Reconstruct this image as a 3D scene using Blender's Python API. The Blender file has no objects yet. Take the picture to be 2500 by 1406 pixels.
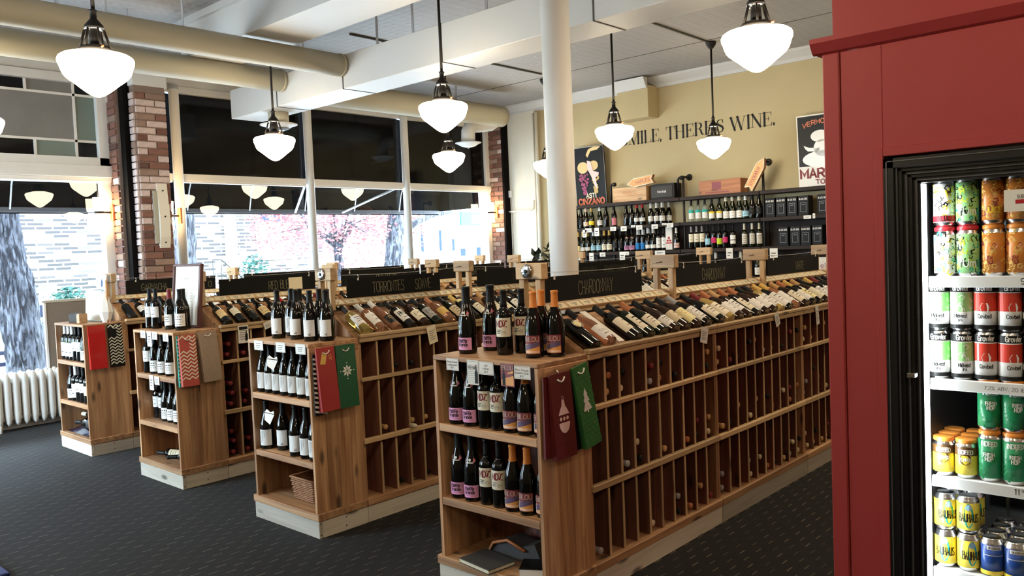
import bpy, math, random
from mathutils import Vector, Matrix
random.seed(7)
S = bpy.context.scene
COL = S.collection
PI = math.pi

# ---------------------------------------------------------------- camera, world, exposure
cam_d = bpy.data.cameras.new('camera'); cam = bpy.data.objects.new('camera', cam_d); COL.objects.link(cam)
cam_d.sensor_width = 36.0; cam_d.lens = 1987.1 / 2500 * 36.0; cam_d.clip_start = .05; cam_d.clip_end = 200
def cam_axes(yaw, pit, rol):
    f = Vector((-math.sin(yaw) * math.cos(pit), math.cos(yaw) * math.cos(pit), math.sin(pit)))
    r = Vector((math.cos(yaw), math.sin(yaw), 0)); u = r.cross(f)
    c, s = math.cos(rol), math.sin(rol)
    return c * r + s * u, -s * r + c * u, f
r_, u_, f_ = cam_axes(.740033, -.048760, -.041592)
cam.matrix_world = Matrix(((r_.x, u_.x, -f_.x, 0), (r_.y, u_.y, -f_.y, 0), (r_.z, u_.z, -f_.z, 1.6), (0, 0, 0, 1)))
S.camera = cam
w = bpy.data.worlds.new('overcast_sky'); S.world = w; w.use_nodes = True
bg = w.node_tree.nodes['Background']; bg.inputs[0].default_value = (.69, .84, 1.0, 1); bg.inputs[1].default_value = 8.0
S.view_settings.view_transform = 'Standard'; S.view_settings.look = 'None'
S.view_settings.exposure = 2.0; S.view_settings.gamma = 1.0; S.view_settings.use_curve_mapping = False
S.cycles.max_bounces = 7; S.cycles.diffuse_bounces = 4; S.cycles.glossy_bounces = 4
S.cycles.transmission_bounces = 5; S.cycles.transparent_max_bounces = 10
S.cycles.caustics_reflective = False; S.cycles.caustics_refractive = False
S.cycles.sample_clamp_indirect = 6.0
S.cycles.use_denoising = True
LAMP = 8.0            # radiance of the pendant globes

# ---------------------------------------------------------------- materials
MATS = {}
def new_mat(name):
    m = bpy.data.materials.new(name); m.use_nodes = True; MATS[name] = m
    nt = m.node_tree; return m, nt, nt.nodes['Principled BSDF']
def N(nt, kind, **kw):
    n = nt.nodes.new(kind)
    for k, v in kw.items(): setattr(n, k, v)
    return n
def mat(name, col, rough=.5, metal=0., noise=0., scale=8., bump=0., spec=.5, coat=0., sheen=0., trans=0., emit=None, es=0., alpha=1.):
    m, nt, b = new_mat(name)
    b.inputs['Base Color'].default_value = (*col, 1); b.inputs['Roughness'].default_value = rough
    b.inputs['Metallic'].default_value = metal; b.inputs['Specular IOR Level'].default_value = spec
    b.inputs['Coat Weight'].default_value = coat; b.inputs['Sheen Weight'].default_value = sheen
    b.inputs['Transmission Weight'].default_value = trans
    b.inputs['Alpha'].default_value = alpha
    if emit: b.inputs['Emission Color'].default_value = (*emit, 1); b.inputs['Emission Strength'].default_value = es
    if noise or bump:
        tc = N(nt, 'ShaderNodeTexCoord'); nz = N(nt, 'ShaderNodeTexNoise'); nz.inputs['Scale'].default_value = scale
        nz.inputs['Detail'].default_value = 4
        nt.links.new(tc.outputs['Object'], nz.inputs['Vector'])
        if noise:
            mx = N(nt, 'ShaderNodeMix', data_type='RGBA'); nt.links.new(nz.outputs['Fac'], mx.inputs['Factor'])
            mx.inputs['A'].default_value = (*[c * (1 - noise) for c in col], 1); mx.inputs['B'].default_value = (*[min(1, c * (1 + noise)) for c in col], 1)
            nt.links.new(mx.outputs['Result'], b.inputs['Base Color'])
        if bump:
            bp = N(nt, 'ShaderNodeBump'); bp.inputs['Strength'].default_value = bump; bp.inputs['Distance'].default_value = .01
            nt.links.new(nz.outputs['Fac'], bp.inputs['Height']); nt.links.new(bp.outputs['Normal'], b.inputs['Normal'])
    return m
def wood(name, axis, dark, light, rough=.55):
    m, nt, b = new_mat(name)
    tc = N(nt, 'ShaderNodeTexCoord'); oi = N(nt, 'ShaderNodeObjectInfo'); sc = N(nt, 'ShaderNodeVectorMath', operation='MULTIPLY_ADD')
    nt.links.new(oi.outputs['Random'], sc.inputs[0]); sc.inputs[1].default_value = (7, 11, 13); nt.links.new(tc.outputs['Object'], sc.inputs[2])
    mp = N(nt, 'ShaderNodeMapping'); s = [30, 30, 30]; s['xyz'.index(axis)] = 1.6
    mp.inputs['Scale'].default_value = s; nt.links.new(sc.outputs[0], mp.inputs['Vector'])
    nz = N(nt, 'ShaderNodeTexNoise'); nz.inputs['Scale'].default_value = 1.0; nz.inputs['Detail'].default_value = 5; nz.inputs['Distortion'].default_value = .6
    nt.links.new(mp.outputs[0], nz.inputs['Vector'])
    cr = N(nt, 'ShaderNodeValToRGB'); cr.color_ramp.elements[0].position = .3; cr.color_ramp.elements[1].position = .68
    cr.color_ramp.elements[0].color = (*dark, 1); cr.color_ramp.elements[1].color = (*light, 1)
    nt.links.new(nz.outputs['Fac'], cr.inputs[0])
    # knots
    mk = N(nt, 'ShaderNodeMapping'); s2 = [9, 9, 9]; s2['xyz'.index(axis)] = 3.2; mk.inputs['Scale'].default_value = s2
    nt.links.new(sc.outputs[0], mk.inputs['Vector'])
    vo = N(nt, 'ShaderNodeTexVoronoi'); vo.inputs['Scale'].default_value = 1.0; nt.links.new(mk.outputs[0], vo.inputs['Vector'])
    kr = N(nt, 'ShaderNodeValToRGB'); kr.color_ramp.elements[0].position = .09; kr.color_ramp.elements[1].position = .20
    kr.color_ramp.elements[0].color = (.25, .25, .25, 1); kr.color_ramp.elements[1].color = (1, 1, 1, 1)
    nt.links.new(vo.outputs['Distance'], kr.inputs[0])
    mu = N(nt, 'ShaderNodeMix', data_type='RGBA', blend_type='MULTIPLY'); mu.inputs['Factor'].default_value = 1
    nt.links.new(cr.outputs[0], mu.inputs['A']); nt.links.new(kr.outputs[0], mu.inputs['B'])
    hv = N(nt, 'ShaderNodeHueSaturation'); mr = N(nt, 'ShaderNodeMapRange'); mr.inputs['To Min'].default_value = .66; mr.inputs['To Max'].default_value = 1.18
    nt.links.new(oi.outputs['Random'], mr.inputs['Value']); nt.links.new(mr.outputs[0], hv.inputs['Value'])
    nt.links.new(mu.outputs['Result'], hv.inputs['Color']); nt.links.new(hv.outputs[0], b.inputs['Base Color'])
    b.inputs['Roughness'].default_value = rough
    bp = N(nt, 'ShaderNodeBump'); bp.inputs['Strength'].default_value = .12; bp.inputs['Distance'].default_value = .004
    nt.links.new(nz.outputs['Fac'], bp.inputs['Height']); nt.links.new(bp.outputs['Normal'], b.inputs['Normal'])
    return m
for ax in 'xyz':
    wood('pine_' + ax, ax, (.30, .135, .060), (.60, .355, .18)); wood('stain_' + ax, ax, (.13, .048, .032), (.24, .092, .058))  # second wood has the shade inside the bins put into its colour
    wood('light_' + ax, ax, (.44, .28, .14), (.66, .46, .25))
    wood('raw_' + ax, ax, (.52, .46, .37), (.66, .60, .50), .7)
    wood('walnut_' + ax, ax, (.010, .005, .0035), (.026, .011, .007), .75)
wood('crate_wood', 'x', (.40, .22, .10), (.60, .38, .2))
wood('crate_red', 'x', (.26, .09, .035), (.42, .17, .07))
mat('bottle_black', (.003, .0032, .003), .05, spec=.5)
mat('bottle_green', (.004, .008, .003), .05, spec=.5)
mat('bottle_brown', (.022, .008, .003), .05, spec=.5)
mat('glass_rose', (.80, .38, .20), .04, trans=.75)
mat('glass_gold', (.85, .70, .20), .04, trans=.75)
mat('glass_clear', (.75, .85, .78), .03, trans=.85)
mat('glass_champ', (.70, .52, .18), .05, trans=.4)
for n, c in dict(black=(.005, .005, .0055), orange=(.70, .24, .05), white=(.80, .79, .76), cream=(.80, .74, .58), tan=(.55, .33, .14), gold=(.70, .46, .12),
                 red=(.42, .02, .03), maroon=(.20, .025, .03), pink=(.80, .36, .62), rose=(.62, .20, .24), copper=(.45, .17, .07), grey=(.35, .34, .33), silver=(.6, .6, .6),
                 yellow=(.80, .62, .05), teal=(.03, .42, .36), blue=(.02, .20, .55), navy=(.015, .03, .14), lblue=(.35, .62, .78), green=(.02, .22, .08), lime=(.55, .70, .04),
                 purple=(.22, .05, .35), magenta=(.60, .03, .15), ink=(.008, .008, .008), sand=(.70, .52, .26), kraft=(.66, .56, .36), gray2=(.06, .06, .06), olive=(.30, .32, .05), leaf=(.10, .36, .10)).items():
    mat('c_' + n, c, .5, spec=.25)
mat('foil_silver', (.72, .72, .72), .28, 1.0)
mat('can_metal', (.80, .80, .82), .25, 1.0)
mat('chalkboard', (.0055, .0055, .006), .8, noise=.2, spec=.2)
mat('chalk', (.26, .25, .15), .9)
mat('chalk_faint', (.075, .072, .045), .9)
mat('paper', (.80, .78, .73), .7)
mat('paper_cream', (.78, .70, .50), .7)
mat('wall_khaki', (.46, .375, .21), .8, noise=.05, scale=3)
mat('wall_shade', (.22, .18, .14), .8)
mat('wall_cream', (.70, .66, .56), .8, noise=.04, scale=3)
mat('white_paint', (.74, .73, .70), .5, noise=.04, scale=5)
mat('duct_paint', (.36, .335, .255), .55, noise=.03, scale=6)
mat('duct_white', (.48, .475, .46), .5, noise=.03, scale=6)
mat('seam', (.06, .06, .055), .6)
mat('red_paint', (.36, .038, .036), .5, noise=.05, scale=4)
mat('bronze', (.006, .0045, .004), .55, 0., spec=.25)
mat('black_iron', (.006, .006, .0065), .45, .3)
mat('dark_frame', (.006, .006, .0065), .35)
mat('frame_edge', (.16, .16, .17), .25, .6)
mat('copper_plate', (.45, .16, .07), .4, .5)
mat('awning_cloth', (.003, .003, .0035), .9, spec=.05)
mat('alu', (.45, .45, .47), .45, .5)
mat('awning_bar', (.055, .055, .065), .6)
mat('mortar', (.25, .18, .145), .9, noise=.2, scale=20)
for i, c in enumerate([(.15, .065, .048), (.21, .10, .075), (.11, .055, .045), (.27, .18, .14), (.55, .44, .41)]):
    mat('brick_%d' % i, c, .85, noise=.3, scale=25, bump=.4)
mat('pane_grey', (.19, .185, .18), .45, noise=.15, scale=5)
mat('pane_teal', (.14, .19, .17), .4, noise=.1, scale=5)
mat('pane_black', (.004, .004, .0045), .08, spec=.3)
mat('radiator_paint', (.70, .69, .66), .45)
mat('strip_black', (.004, .0035, .0035), .9, spec=.1)
mat('wicker', (.30, .135, .055), .6, noise=.3, scale=60)
mat('plastic_orange', (.75, .26, .04), .35)
mat('plastic_red', (.55, .02, .03), .35)
mat('shelf_white', (.78, .80, .80), .4)
mat('cooler_dark', (.006, .006, .0065), .5)
mat('chrome', (.6, .6, .6), .15, 1.0)
mat('glitter', (.40, .31, .24), .4, .4, noise=.7, scale=260)
mat('red_gloss', (.55, .02, .02), .12, coat=.6)
mat('burgundy_foil', (.13, .018, .018), .35, .2, noise=.25, scale=60)
mat('green_foil', (.05, .20, .06), .35, .2, noise=.3, scale=60)
mat('fabric_grey', (.045, .045, .05), .9, noise=.2, scale=200)
mat('leaf_dark', (.01, .018, .008), .5)
mat('asphalt', (.20, .20, .21), .9, noise=.1, scale=2)
mat('sidewalk', (.48, .47, .46), .9, noise=.06, scale=1.5)
mat('lawn', (.22, .34, .12), .95, noise=.3, scale=10)
mat('stone_trim', (.66, .66, .66), .8)
mat('ext_white', (.72, .72, .72), .8)
mat('ext_window', (.018, .03, .055), .7, spec=.1)
mat('shrub', (.010, .060, .048), .8, noise=.5, scale=30)
mat('red_leaf', (.24, .075, .08), .8)
m_, nt_, b_ = new_mat('bark')
tc_ = N(nt_, 'ShaderNodeTexCoord'); mp_ = N(nt_, 'ShaderNodeMapping'); mp_.inputs['Scale'].default_value = (17, 17, 3.2); nt_.links.new(tc_.outputs['Object'], mp_.inputs['Vector'])
nz_ = N(nt_, 'ShaderNodeTexNoise'); nz_.inputs['Scale'].default_value = 1.0; nz_.inputs['Detail'].default_value = 3; nz_.inputs['Distortion'].default_value = 1.2; nt_.links.new(mp_.outputs[0], nz_.inputs['Vector'])
cr_ = N(nt_, 'ShaderNodeValToRGB'); cr_.color_ramp.elements[0].position = .44; cr_.color_ramp.elements[1].position = .58; cr_.color_ramp.elements[0].color = (.004, .0045, .009, 1); cr_.color_ramp.elements[1].color = (.065, .068, .085, 1)
nt_.links.new(nz_.outputs['Fac'], cr_.inputs[0]); nt_.links.new(cr_.outputs[0], b_.inputs['Base Color']); b_.inputs['Roughness'].default_value = .95
bp_ = N(nt_, 'ShaderNodeBump'); bp_.inputs['Strength'].default_value = 1.0; bp_.inputs['Distance'].default_value = .04; nt_.links.new(nz_.outputs['Fac'], bp_.inputs['Height']); nt_.links.new(bp_.outputs['Normal'], b_.inputs['Normal'])
mat('car_paint', (.02, .025, .05), .2, coat=.5)
def emission(name, col, st):
    m, nt, b = new_mat(name); nt.nodes.remove(b)
    e = N(nt, 'ShaderNodeEmission'); e.inputs[0].default_value = (*col, 1); e.inputs[1].default_value = st
    nt.links.new(e.outputs[0], nt.nodes['Material Output'].inputs[0]); return m
emission('globe_glow', (1.0, .83, .57), LAMP)
emission('sconce_glow', (1.0, .72, .38), 12.0)
emission('led_strip', (.88, .97, 1.0), 11.0)
def pane_glass():
    m, nt, b = new_mat('window_glass'); nt.nodes.remove(b)
    t = N(nt, 'ShaderNodeBsdfTransparent'); t.inputs[0].default_value = (.93, .96, .96, 1); g = N(nt, 'ShaderNodeBsdfGlossy'); g.inputs['Roughness'].default_value = 0.0
    fr = N(nt, 'ShaderNodeFresnel'); fr.inputs[0].default_value = 1.6; mx = N(nt, 'ShaderNodeMixShader')
    ge = N(nt, 'ShaderNodeNewGeometry'); iv = N(nt, 'ShaderNodeMath', operation='SUBTRACT'); iv.inputs[0].default_value = 1.0; nt.links.new(ge.outputs['Backfacing'], iv.inputs[1])
    ml = N(nt, 'ShaderNodeMath', operation='MULTIPLY'); nt.links.new(fr.outputs[0], ml.inputs[0]); nt.links.new(iv.outputs[0], ml.inputs[1])
    nt.links.new(ml.outputs[0], mx.inputs[0]); nt.links.new(t.outputs[0], mx.inputs[1]); nt.links.new(g.outputs[0], mx.inputs[2])
    nt.links.new(mx.outputs[0], nt.nodes['Material Output'].inputs[0])
pane_glass()
def carpet():
    m, nt, b = new_mat('carpet')
    tc = N(nt, 'ShaderNodeTexCoord'); sp = N(nt, 'ShaderNodeSeparateXYZ'); nt.links.new(tc.outputs['Object'], sp.inputs[0])
    def M(op, a, bb=None, c=None):
        n = N(nt, 'ShaderNodeMath', operation=op)
        for i, v in enumerate((a, bb, c)):
            if v is None: continue
            if isinstance(v, (int, float)): n.inputs[i].default_value = v
            else: nt.links.new(v, n.inputs[i])
        return n.outputs[0]
    u = M('DIVIDE', sp.outputs[0], .056); row = M('FLOOR', u)
    sh = M('MULTIPLY', row, .5)
    v = M('ADD', M('DIVIDE', sp.outputs[1], .14), sh)
    fu, fv = M('FRACT', u), M('FRACT', v)
    a = M('LESS_THAN', M('ABSOLUTE', M('SUBTRACT', fu, .5)), .06)
    d = M('LESS_THAN', M('ABSOLUTE', M('SUBTRACT', fv, .5)), .20)
    wn = N(nt, 'ShaderNodeTexWhiteNoise', noise_dimensions='2D'); cb = N(nt, 'ShaderNodeCombineXYZ')
    nt.links.new(row, cb.inputs[0]); nt.links.new(M('FLOOR', v), cb.inputs[1]); nt.links.new(cb.outputs[0], wn.inputs['Vector'])
    k = M('MULTIPLY', M('MULTIPLY', a, d), M('ADD', M('MULTIPLY', wn.outputs['Value'], .7), .2))
    nz = N(nt, 'ShaderNodeTexNoise'); nz.inputs['Scale'].default_value = 90; nt.links.new(tc.outputs['Object'], nz.inputs['Vector'])
    base = N(nt, 'ShaderNodeMix', data_type='RGBA'); nt.links.new(nz.outputs['Fac'], base.inputs['Factor'])
    base.inputs['A'].default_value = (.0025, .0023, .0026, 1); base.inputs['B'].default_value = (.0065, .006, .007, 1)
    mx = N(nt, 'ShaderNodeMix', data_type='RGBA'); nt.links.new(k, mx.inputs['Factor']); nt.links.new(base.outputs['Result'], mx.inputs['A'])
    mx.inputs['B'].default_value = (.14, .115, .085, 1); nt.links.new(mx.outputs['Result'], b.inputs['Base Color'])
    b.inputs['Roughness'].default_value = .8; b.inputs['Specular IOR Level'].default_value = .22; b.inputs['Sheen Weight'].default_value = .05; b.inputs['Sheen Roughness'].default_value = .4
    bp = N(nt, 'ShaderNodeBump'); bp.inputs['Strength'].default_value = .5; bp.inputs['Distance'].default_value = .004
    nt.links.new(nz.outputs['Fac'], bp.inputs['Height']); nt.links.new(bp.outputs['Normal'], b.inputs['Normal'])
carpet()
def tin():
    m, nt, b = new_mat('pressed_ceiling')
    tc = N(nt, 'ShaderNodeTexCoord'); wv = N(nt, 'ShaderNodeTexWave'); wv.inputs['Scale'].default_value = 2.5; wv.inputs['Distortion'].default_value = 1.2; wv.inputs['Detail Scale'].default_value = 3
    vo = N(nt, 'ShaderNodeTexWave', bands_direction='Y'); vo.inputs['Scale'].default_value = 3.6; vo.inputs['Distortion'].default_value = 1.5; vo.inputs['Detail Scale'].default_value = 4
    nt.links.new(tc.outputs['Object'], wv.inputs['Vector']); nt.links.new(tc.outputs['Object'], vo.inputs['Vector'])
    ad = N(nt, 'ShaderNodeMath', operation='MULTIPLY'); nt.links.new(wv.outputs['Fac'], ad.inputs[0]); nt.links.new(vo.outputs['Fac'], ad.inputs[1])
    bp = N(nt, 'ShaderNodeBump'); bp.inputs['Strength'].default_value = .45; bp.inputs['Distance'].default_value = .012
    nt.links.new(ad.outputs[0], bp.inputs['Height']); nt.links.new(bp.outputs['Normal'], b.inputs['Normal'])
    b.inputs['Base Color'].default_value = (.27, .263, .262, 1); b.inputs['Roughness'].default_value = .6
tin()
def ext_brick():
    m, nt, b = new_mat('ext_brick')
    tc = N(nt, 'ShaderNodeTexCoord'); mp = N(nt, 'ShaderNodeMapping'); mp.inputs['Rotation'].default_value = (PI / 2, 0, PI / 2)
    sp = N(nt, 'ShaderNodeSeparateXYZ'); cb = N(nt, 'ShaderNodeCombineXYZ'); nt.links.new(tc.outputs['Object'], sp.inputs[0])
    nt.links.new(sp.outputs[1], cb.inputs[0]); nt.links.new(sp.outputs[2], cb.inputs[1])
    br = N(nt, 'ShaderNodeTexBrick'); br.inputs['Scale'].default_value = 1.0; br.inputs['Brick Width'].default_value = .42; br.inputs['Row Height'].default_value = .11; br.inputs['Mortar Size'].default_value = .02
    br.inputs['Bias'].default_value = .35
    br.inputs['Color1'].default_value = (.24, .19, .18, 1); br.inputs['Color2'].default_value = (.030, .026, .028, 1); br.inputs['Mortar'].default_value = (.32, .31, .30, 1)
    nt.links.new(cb.outputs[0], br.inputs['Vector']); nt.links.new(br.outputs['Color'], b.inputs['Base Color']); b.inputs['Roughness'].default_value = .9
ext_brick()

# ---------------------------------------------------------------- geometry helpers
class MB:
    def __init__(s): s.v = []; s.f = []; s.sm = []
    def add(s, vs, fs, smooth=False):
        o = len(s.v); s.v += [tuple(v) for v in vs]
        for f in fs: s.f.append(tuple(i + o for i in f)); s.sm.append(smooth)
        return s
    def box(s, x0, x1, y0, y1, z0, z1, M=None):
        vs = [(x, y, z) for z in (z0, z1) for y in (y0, y1) for x in (x0, x1)]
        if M: vs = [M @ Vector(v) for v in vs]
        return s.add(vs, [(0, 2, 3, 1), (4, 5, 7, 6), (0, 1, 5, 4), (2, 6, 7, 3), (0, 4, 6, 2), (1, 3, 7, 5)])
    def cbox(s, x0, x1, y0, y1, z0, z1, c=.003, M=None):
        c = min(c, (x1 - x0) * .3, (y1 - y0) * .3, (z1 - z0) * .3)
        P = []; idx = {}
        lo, hi = (x0, y0, z0), (x1, y1, z1)
        for sx in (0, 1):
            for sy in (0, 1):
                for sz in (0, 1):
                    sg = (sx, sy, sz)
                    for a in range(3):
                        p = [(hi[i] if sg[i] else lo[i]) for i in range(3)]
                        for i in range(3):
                            if i != a: p[i] += -c if sg[i] else c
                        idx[(sg, a)] = len(P); P.append(p)
        F = []
        for a in range(3):
            b, d = [i for i in range(3) if i != a]
            for sd in (0, 1):
                q = []
                for (p, r) in ((0, 0), (1, 0), (1, 1), (0, 1)):
                    sg = [0, 0, 0]; sg[a] = sd; sg[b] = p; sg[d] = r; q.append(idx[(tuple(sg), a)])
                flip = (sd == 0) ^ (a == 1)
                F.append(tuple(q[::-1]) if flip else tuple(q))
        for a in range(3):           # edge chamfers along axis a
            b, d = [i for i in range(3) if i != a]
            for p in (0, 1):
                for r in (0, 1):
                    s0 = [0, 0, 0]; s0[b] = p; s0[d] = r; s1 = s0[:]; s1[a] = 1; s0, s1 = tuple(s0), tuple(s1)
                    q = (idx[(s0, b)], idx[(s1, b)], idx[(s1, d)], idx[(s0, d)])
                    F.append(q if (p ^ r) ^ (a == 1) else q[::-1])
        for sg in [(i, j, k) for i in (0, 1) for j in (0, 1) for k in (0, 1)]:
            q = tuple(idx[(sg, a)] for a in range(3)); F.append(q if sum(sg) % 2 else q[::-1])
        if M: P = [M @ Vector(v) for v in P]
        return s.add(P, F)
    def prism(s, pts, y0, y1, axis='y', M=None):
        def P(a, b, t): return {'y': (a, t, b), 'x': (t, a, b), 'z': (a, b, t)}[axis]
        n = len(pts); vs = [P(a, b, y0) for a, b in pts] + [P(a, b, y1) for a, b in pts]
        if M: vs = [M @ Vector(v) for v in vs]
        fs = [tuple(range(n)), tuple(range(2 * n - 1, n - 1, -1))] + [((i + 1) % n, i, n + i, n + (i + 1) % n) for i in range(n)]
        return s.add(vs, fs)
    def lathe(s, prof, n=20, M=None, smooth=True):
        vs = []; fs = []
        for r, z in prof:
            for k in range(n):
                a = 2 * PI * k / n; vs.append((r * math.cos(a), r * math.sin(a), z))
        m = len(prof)
        for i in range(m - 1):
            for k in range(n):
                fs.append((i * n + k, i * n + (k + 1) % n, (i + 1) * n + (k + 1) % n, (i + 1) * n + k))
        if prof[0][0] > 1e-5: fs.append(tuple(range(n - 1, -1, -1)))
        if prof[-1][0] > 1e-5: fs.append(tuple((m - 1) * n + k for k in range(n)))
        if M: vs = [M @ Vector(v) for v in vs]
        return s.add(vs, fs, smooth)
    def tube(s, pts, r, n=8, smooth=True):
        pts = [Vector(p) for p in pts]; vs = []; fs = []; up = None
        rs = r if isinstance(r, (list, tuple)) else [r] * len(pts)
        for i, p in enumerate(pts):
            d = (pts[min(i + 1, len(pts) - 1)] - pts[max(i - 1, 0)]).normalized()
            if up is None: up = Vector((0, 0, 1)) if abs(d.z) < .9 else Vector((1, 0, 0))
            a = d.cross(up).normalized(); b = a.cross(d).normalized(); up = b
            for k in range(n):
                t = 2 * PI * k / n; vs.append(p + (a * math.cos(t) + b * math.sin(t)) * rs[i])
        for i in range(len(pts) - 1):
            for k in range(n):
                fs.append((i * n + k, (i + 1) * n + k, (i + 1) * n + (k + 1) % n, i * n + (k + 1) % n))
        s.add(vs, fs, smooth); m = len(pts)
        o = len(s.v) - len(vs)
        s.f.append(tuple(o + k for k in range(n))); s.sm.append(False)
        s.f.append(tuple(o + (m - 1) * n + k for k in range(n - 1, -1, -1))); s.sm.append(False)
        return s
    def poly(s, pts, fn): return s.add([fn(a, b) for a, b in pts], [tuple(range(len(pts)))])
    def rect(s, u0, u1, v0, v1, fn, nu=1):
        for i in range(nu):
            a = u0 + (u1 - u0) * i / nu; b = u0 + (u1 - u0) * (i + 1) / nu
            s.add([fn(a, v0), fn(b, v0), fn(b, v1), fn(a, v1)], [(0, 1, 2, 3)], nu > 1)
        return s
    def disc(s, cu, cv, r, fn, n=12, r2=None): return s.poly([(cu + r * math.cos(2 * PI * k / n), cv + (r2 or r) * math.sin(2 * PI * k / n)) for k in range(n)], fn)
    def mesh(s, name, material):
        m = bpy.data.meshes.new(name); m.from_pydata(s.v, [], s.f)
        m.polygons.foreach_set('use_smooth', s.sm); m.materials.append(MATS[material]); m.update(); return m
def link(name, data, parent=None):
    o = bpy.data.objects.new(name, data); COL.objects.link(o)
    if parent: o.parent = parent
    return o
def tag(o, label, cat, group=None):
    o['label'] = label; o['category'] = cat
    if group: o['group'] = group
    return o
def thing(name, label, cat, loc=(0, 0, 0), rz=0., group=None, rot=None):
    o = link(name, None); o.empty_display_size = .05; o.location = loc; o.rotation_euler = rot if rot else (0, 0, rz)
    return tag(o, label, cat, group)
def part(name, mb, material, parent): return link(name, mb.mesh(name, material), parent)
def solo(name, mb, material, label, cat, loc=(0, 0, 0), rz=0, group=None):
    o = link(name, mb.mesh(name, material)); o.location = loc; o.rotation_euler = (0, 0, rz); return tag(o, label, cat, group)
def struct(name, mb, material, parent=None):
    o = link(name, mb.mesh(name, material), parent)
    if not parent: o['kind'] = 'structure'
    return o
SPECS = {}
def spawn(spec, name, label, cat, loc, rot=(0, 0, 0), group=None, scale=1.):
    """spec: list of (part name, mesh, index of parent part or None)"""
    t = thing(name, label, cat, loc, 0, group, rot)
    if scale != 1.: t.scale = (scale,) * 3
    made = []
    for pn, me, pi in spec: made.append(link(pn, me, t if pi is None else made[pi]))
    return t
ORD = ['first', 'second', 'third', 'fourth', 'fifth', 'sixth', 'seventh', 'eighth', 'ninth', 'tenth', 'eleventh', 'twelfth', 'thirteenth', 'fourteenth', 'fifteenth', 'sixteenth', 'seventeenth', 'eighteenth', 'nineteenth', 'twentieth']

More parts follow.
